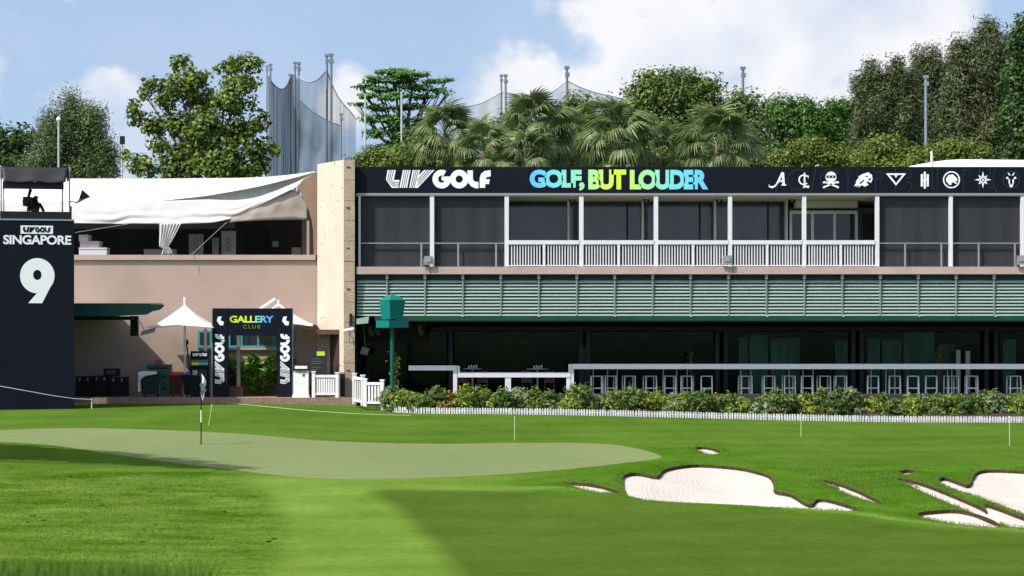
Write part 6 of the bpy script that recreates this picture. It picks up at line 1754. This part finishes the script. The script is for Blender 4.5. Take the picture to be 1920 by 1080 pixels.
# ------------------------------------------------------------------ flag, stakes, ropes
def build_course_items():
    b = gpoint(377, 833)
    f = thing('flagstick', 'black and white flagstick with a hanging white flag on the green', 'flagstick', b)
    s = b.y / F; lean = 0
    def zz(py): return b.z + (833 - py) * s
    for a, c, m in ((833, 792, M_black), (792, 769, M_white), (769, 700, M_black)):
        MB().tube([(b.x, b.y, zz(a)), (b.x + .0, b.y, zz(c) - .002)], .019, 8).build('stick', m, f)
    rows = []
    for i in range(14):
        t = i / 13; py = 701 + 45 * t; row = []
        for j in range(9):
            u = j / 8; wd = (2.5 + 6.5 * math.sin(math.pi * min(1, t * .9 + .15)) ** .8) * s
            row.append(Vector((b.x + .02 + wd * u * (.8 + .2 * math.sin(t * 9)), b.y - .03 + .05 * math.sin(u * 7 + t * 5), zz(py + 6 * u))))
        rows.append(row)
    MB().grid(rows).build('flag', M_white, f, smooth=True, thick=.006)
    m = MB()
    for (x, y, r) in ((2.5, 722, .07), (5.5, 731, .09), (3, 737, .06)): m.disc((b.x + x * s, b.y - .12, zz(y)), (1, 0, 0), (0, 0, 1), r, 8)
    m.build('flag_print', M_midgrey, f)
    MB().tube([(b.x, b.y, b.z + .004), (b.x, b.y, b.z + .008)], .06, 14).build('hole', M_black, f)
    labs = ['thin pale stake leaning on the lawn beside the flagstick', 'thin pale stake on the lawn below the lower counter section', 'thin pale stake on the lawn before the middle of the hedge', 'thin pale stake on the lawn near the frame edge']
    for k, (px, y0, y1) in enumerate(((391, 760, 797), (965, 783, 826), (1502, 776, 819), (1893, 783, 836))):
        g = gpoint(px, y1); s = g.y / F
        o = thing('marker_stake', labs[k], 'stake', g, 'pale marker stakes on the lawn')
        lx = .12 if k == 0 else .0
        MB().tube([g - Vector((0, 0, .05)), g + Vector((lx, 0, (y1 - y0) * s))], .014, 6).build('rod', mat('pale_stake', (.42, .50, .30), .6), o)
        MB().tube([g + Vector((lx, 0, (y1 - y0) * s)), g + Vector((lx, 0, (y1 - y0) * s + .03))], .02, 6).build('tip', M_white, o)
    o = thing('gallery_rope', 'white gallery rope sagging across the foot of the numbered tower', 'rope', P(60, 740, 79))
    pts = [P(-80, 708, 78.2), P(-30, 717, 78.4), P(0, 724, 78.6), P(50, 733, 79.0), P(100, 742, 79.5), P(140, 747.5, 80), P(172, 749, 80.5)]
    MB().tube(pts, .011, 6).build('cord', M_white, o)
    for q, by in ((pts[0], 78.2), (pts[-1], 80.5)): MB().tube([(q.x, q.y, float(hz(q.x, by)) - .05), (q.x, q.y, q.z + .03)], .018, 6).build('rope_stake', M_white, o)
    o = thing('gallery_rope', 'pale rope lying low over the lawn towards the white gate', 'rope', gpoint(600, 770))
    pts = []
    for a, b_ in ((428, 757), (480, 762), (540, 768), (600, 773), (660, 777), (720, 779.5), (770, 780.5)):
        g = gpoint(a, b_); pts.append(g + Vector((0, 0, .03)))
    MB().tube(pts, .013, 6).build('cord', mat('pale_rope', (.34, .42, .22), .8), o)
build_course_items()

# furniture seen dimly through the mesh blinds
def build_lounge():
    zf = Z(500, 86) + .003
    for k, (p, d, lab) in enumerate(((700, 87.6, 'dim lounge chair behind the mesh blind nearest the stone wall'), (765, 87.8, 'dim lounge chair beside the first blind post'), (1745, 87.6, 'dim lounge chair behind the first blind beyond the balustrades'))):
        x = X(p, d); o = thing('lounge_chair', lab, 'chair', (x, d, zf), 'lounge chairs behind the mesh blinds')
        MB().box(x - .32, x + .32, d - .3, d + .3, zf + .22, zf + .44).build('seat', M_grey, o)
        MB().box(x - .32, x + .32, d + .304, d + .42, zf + .22, zf + .92).build('backrest', M_grey, o)
        for a in (-.30, .30): MB().box(x + a - .05, x + a + .05, d - .3, d + .3, zf + .444, zf + .62).build('armrest', M_grey, o)
        for a in (-.28, .28):
            for b in (-.26, .26): MB().box(x + a - .025, x + a + .025, d + b - .025, d + b + .025, zf, zf + .217).build('leg', M_black, o)
    d = 87.0; o = thing('side_table', 'white framed side table behind the second mesh blind', 'table', (X(882, d), d, zf))
    x0, x1 = X(863, d), X(903, d)
    MB().box(x0, x1, d, d + .5, zf + .70, zf + .745).build('table_top', M_white, o)
    for x in (x0 + .03, x1 - .03):
        for y in (d + .03, d + .47): MB().box(x - .025, x + .025, y - .025, y + .025, zf, zf + .697).build('leg', M_white, o)
    leafy_plant('potted_plant', 'potted plant behind the mesh blind at the sign star emblem', 'plant', (X(1835, 87.2), 87.2, zf), 1.35, .42, L_dark, 22, .26, .4, stems=9)
build_lounge()

def build_divots():
    V = MB()
    for (px, py) in ((121, 900), (131, 894), (281, 922), (337, 911), (81, 976), (52, 980), (60, 968), (503, 1016), (514, 1011), (267, 1017), (190, 948), (420, 960)):
        g = gpoint(px, py) + Vector((0, 0, .012)); r = random.uniform(.05, .09)
        V.poly([g + Vector((r * math.cos(a) * random.uniform(.6, 1.2), r * 1.4 * math.sin(a) * random.uniform(.6, 1.2), .004 * math.cos(a))) for a in [k * math.pi / 4 for k in range(8)]])
    V.build('divots', mat('divot_soil', (.022, .018, .008), 1, var=.4, scale=20, spec=0), kind='stuff')
build_divots()
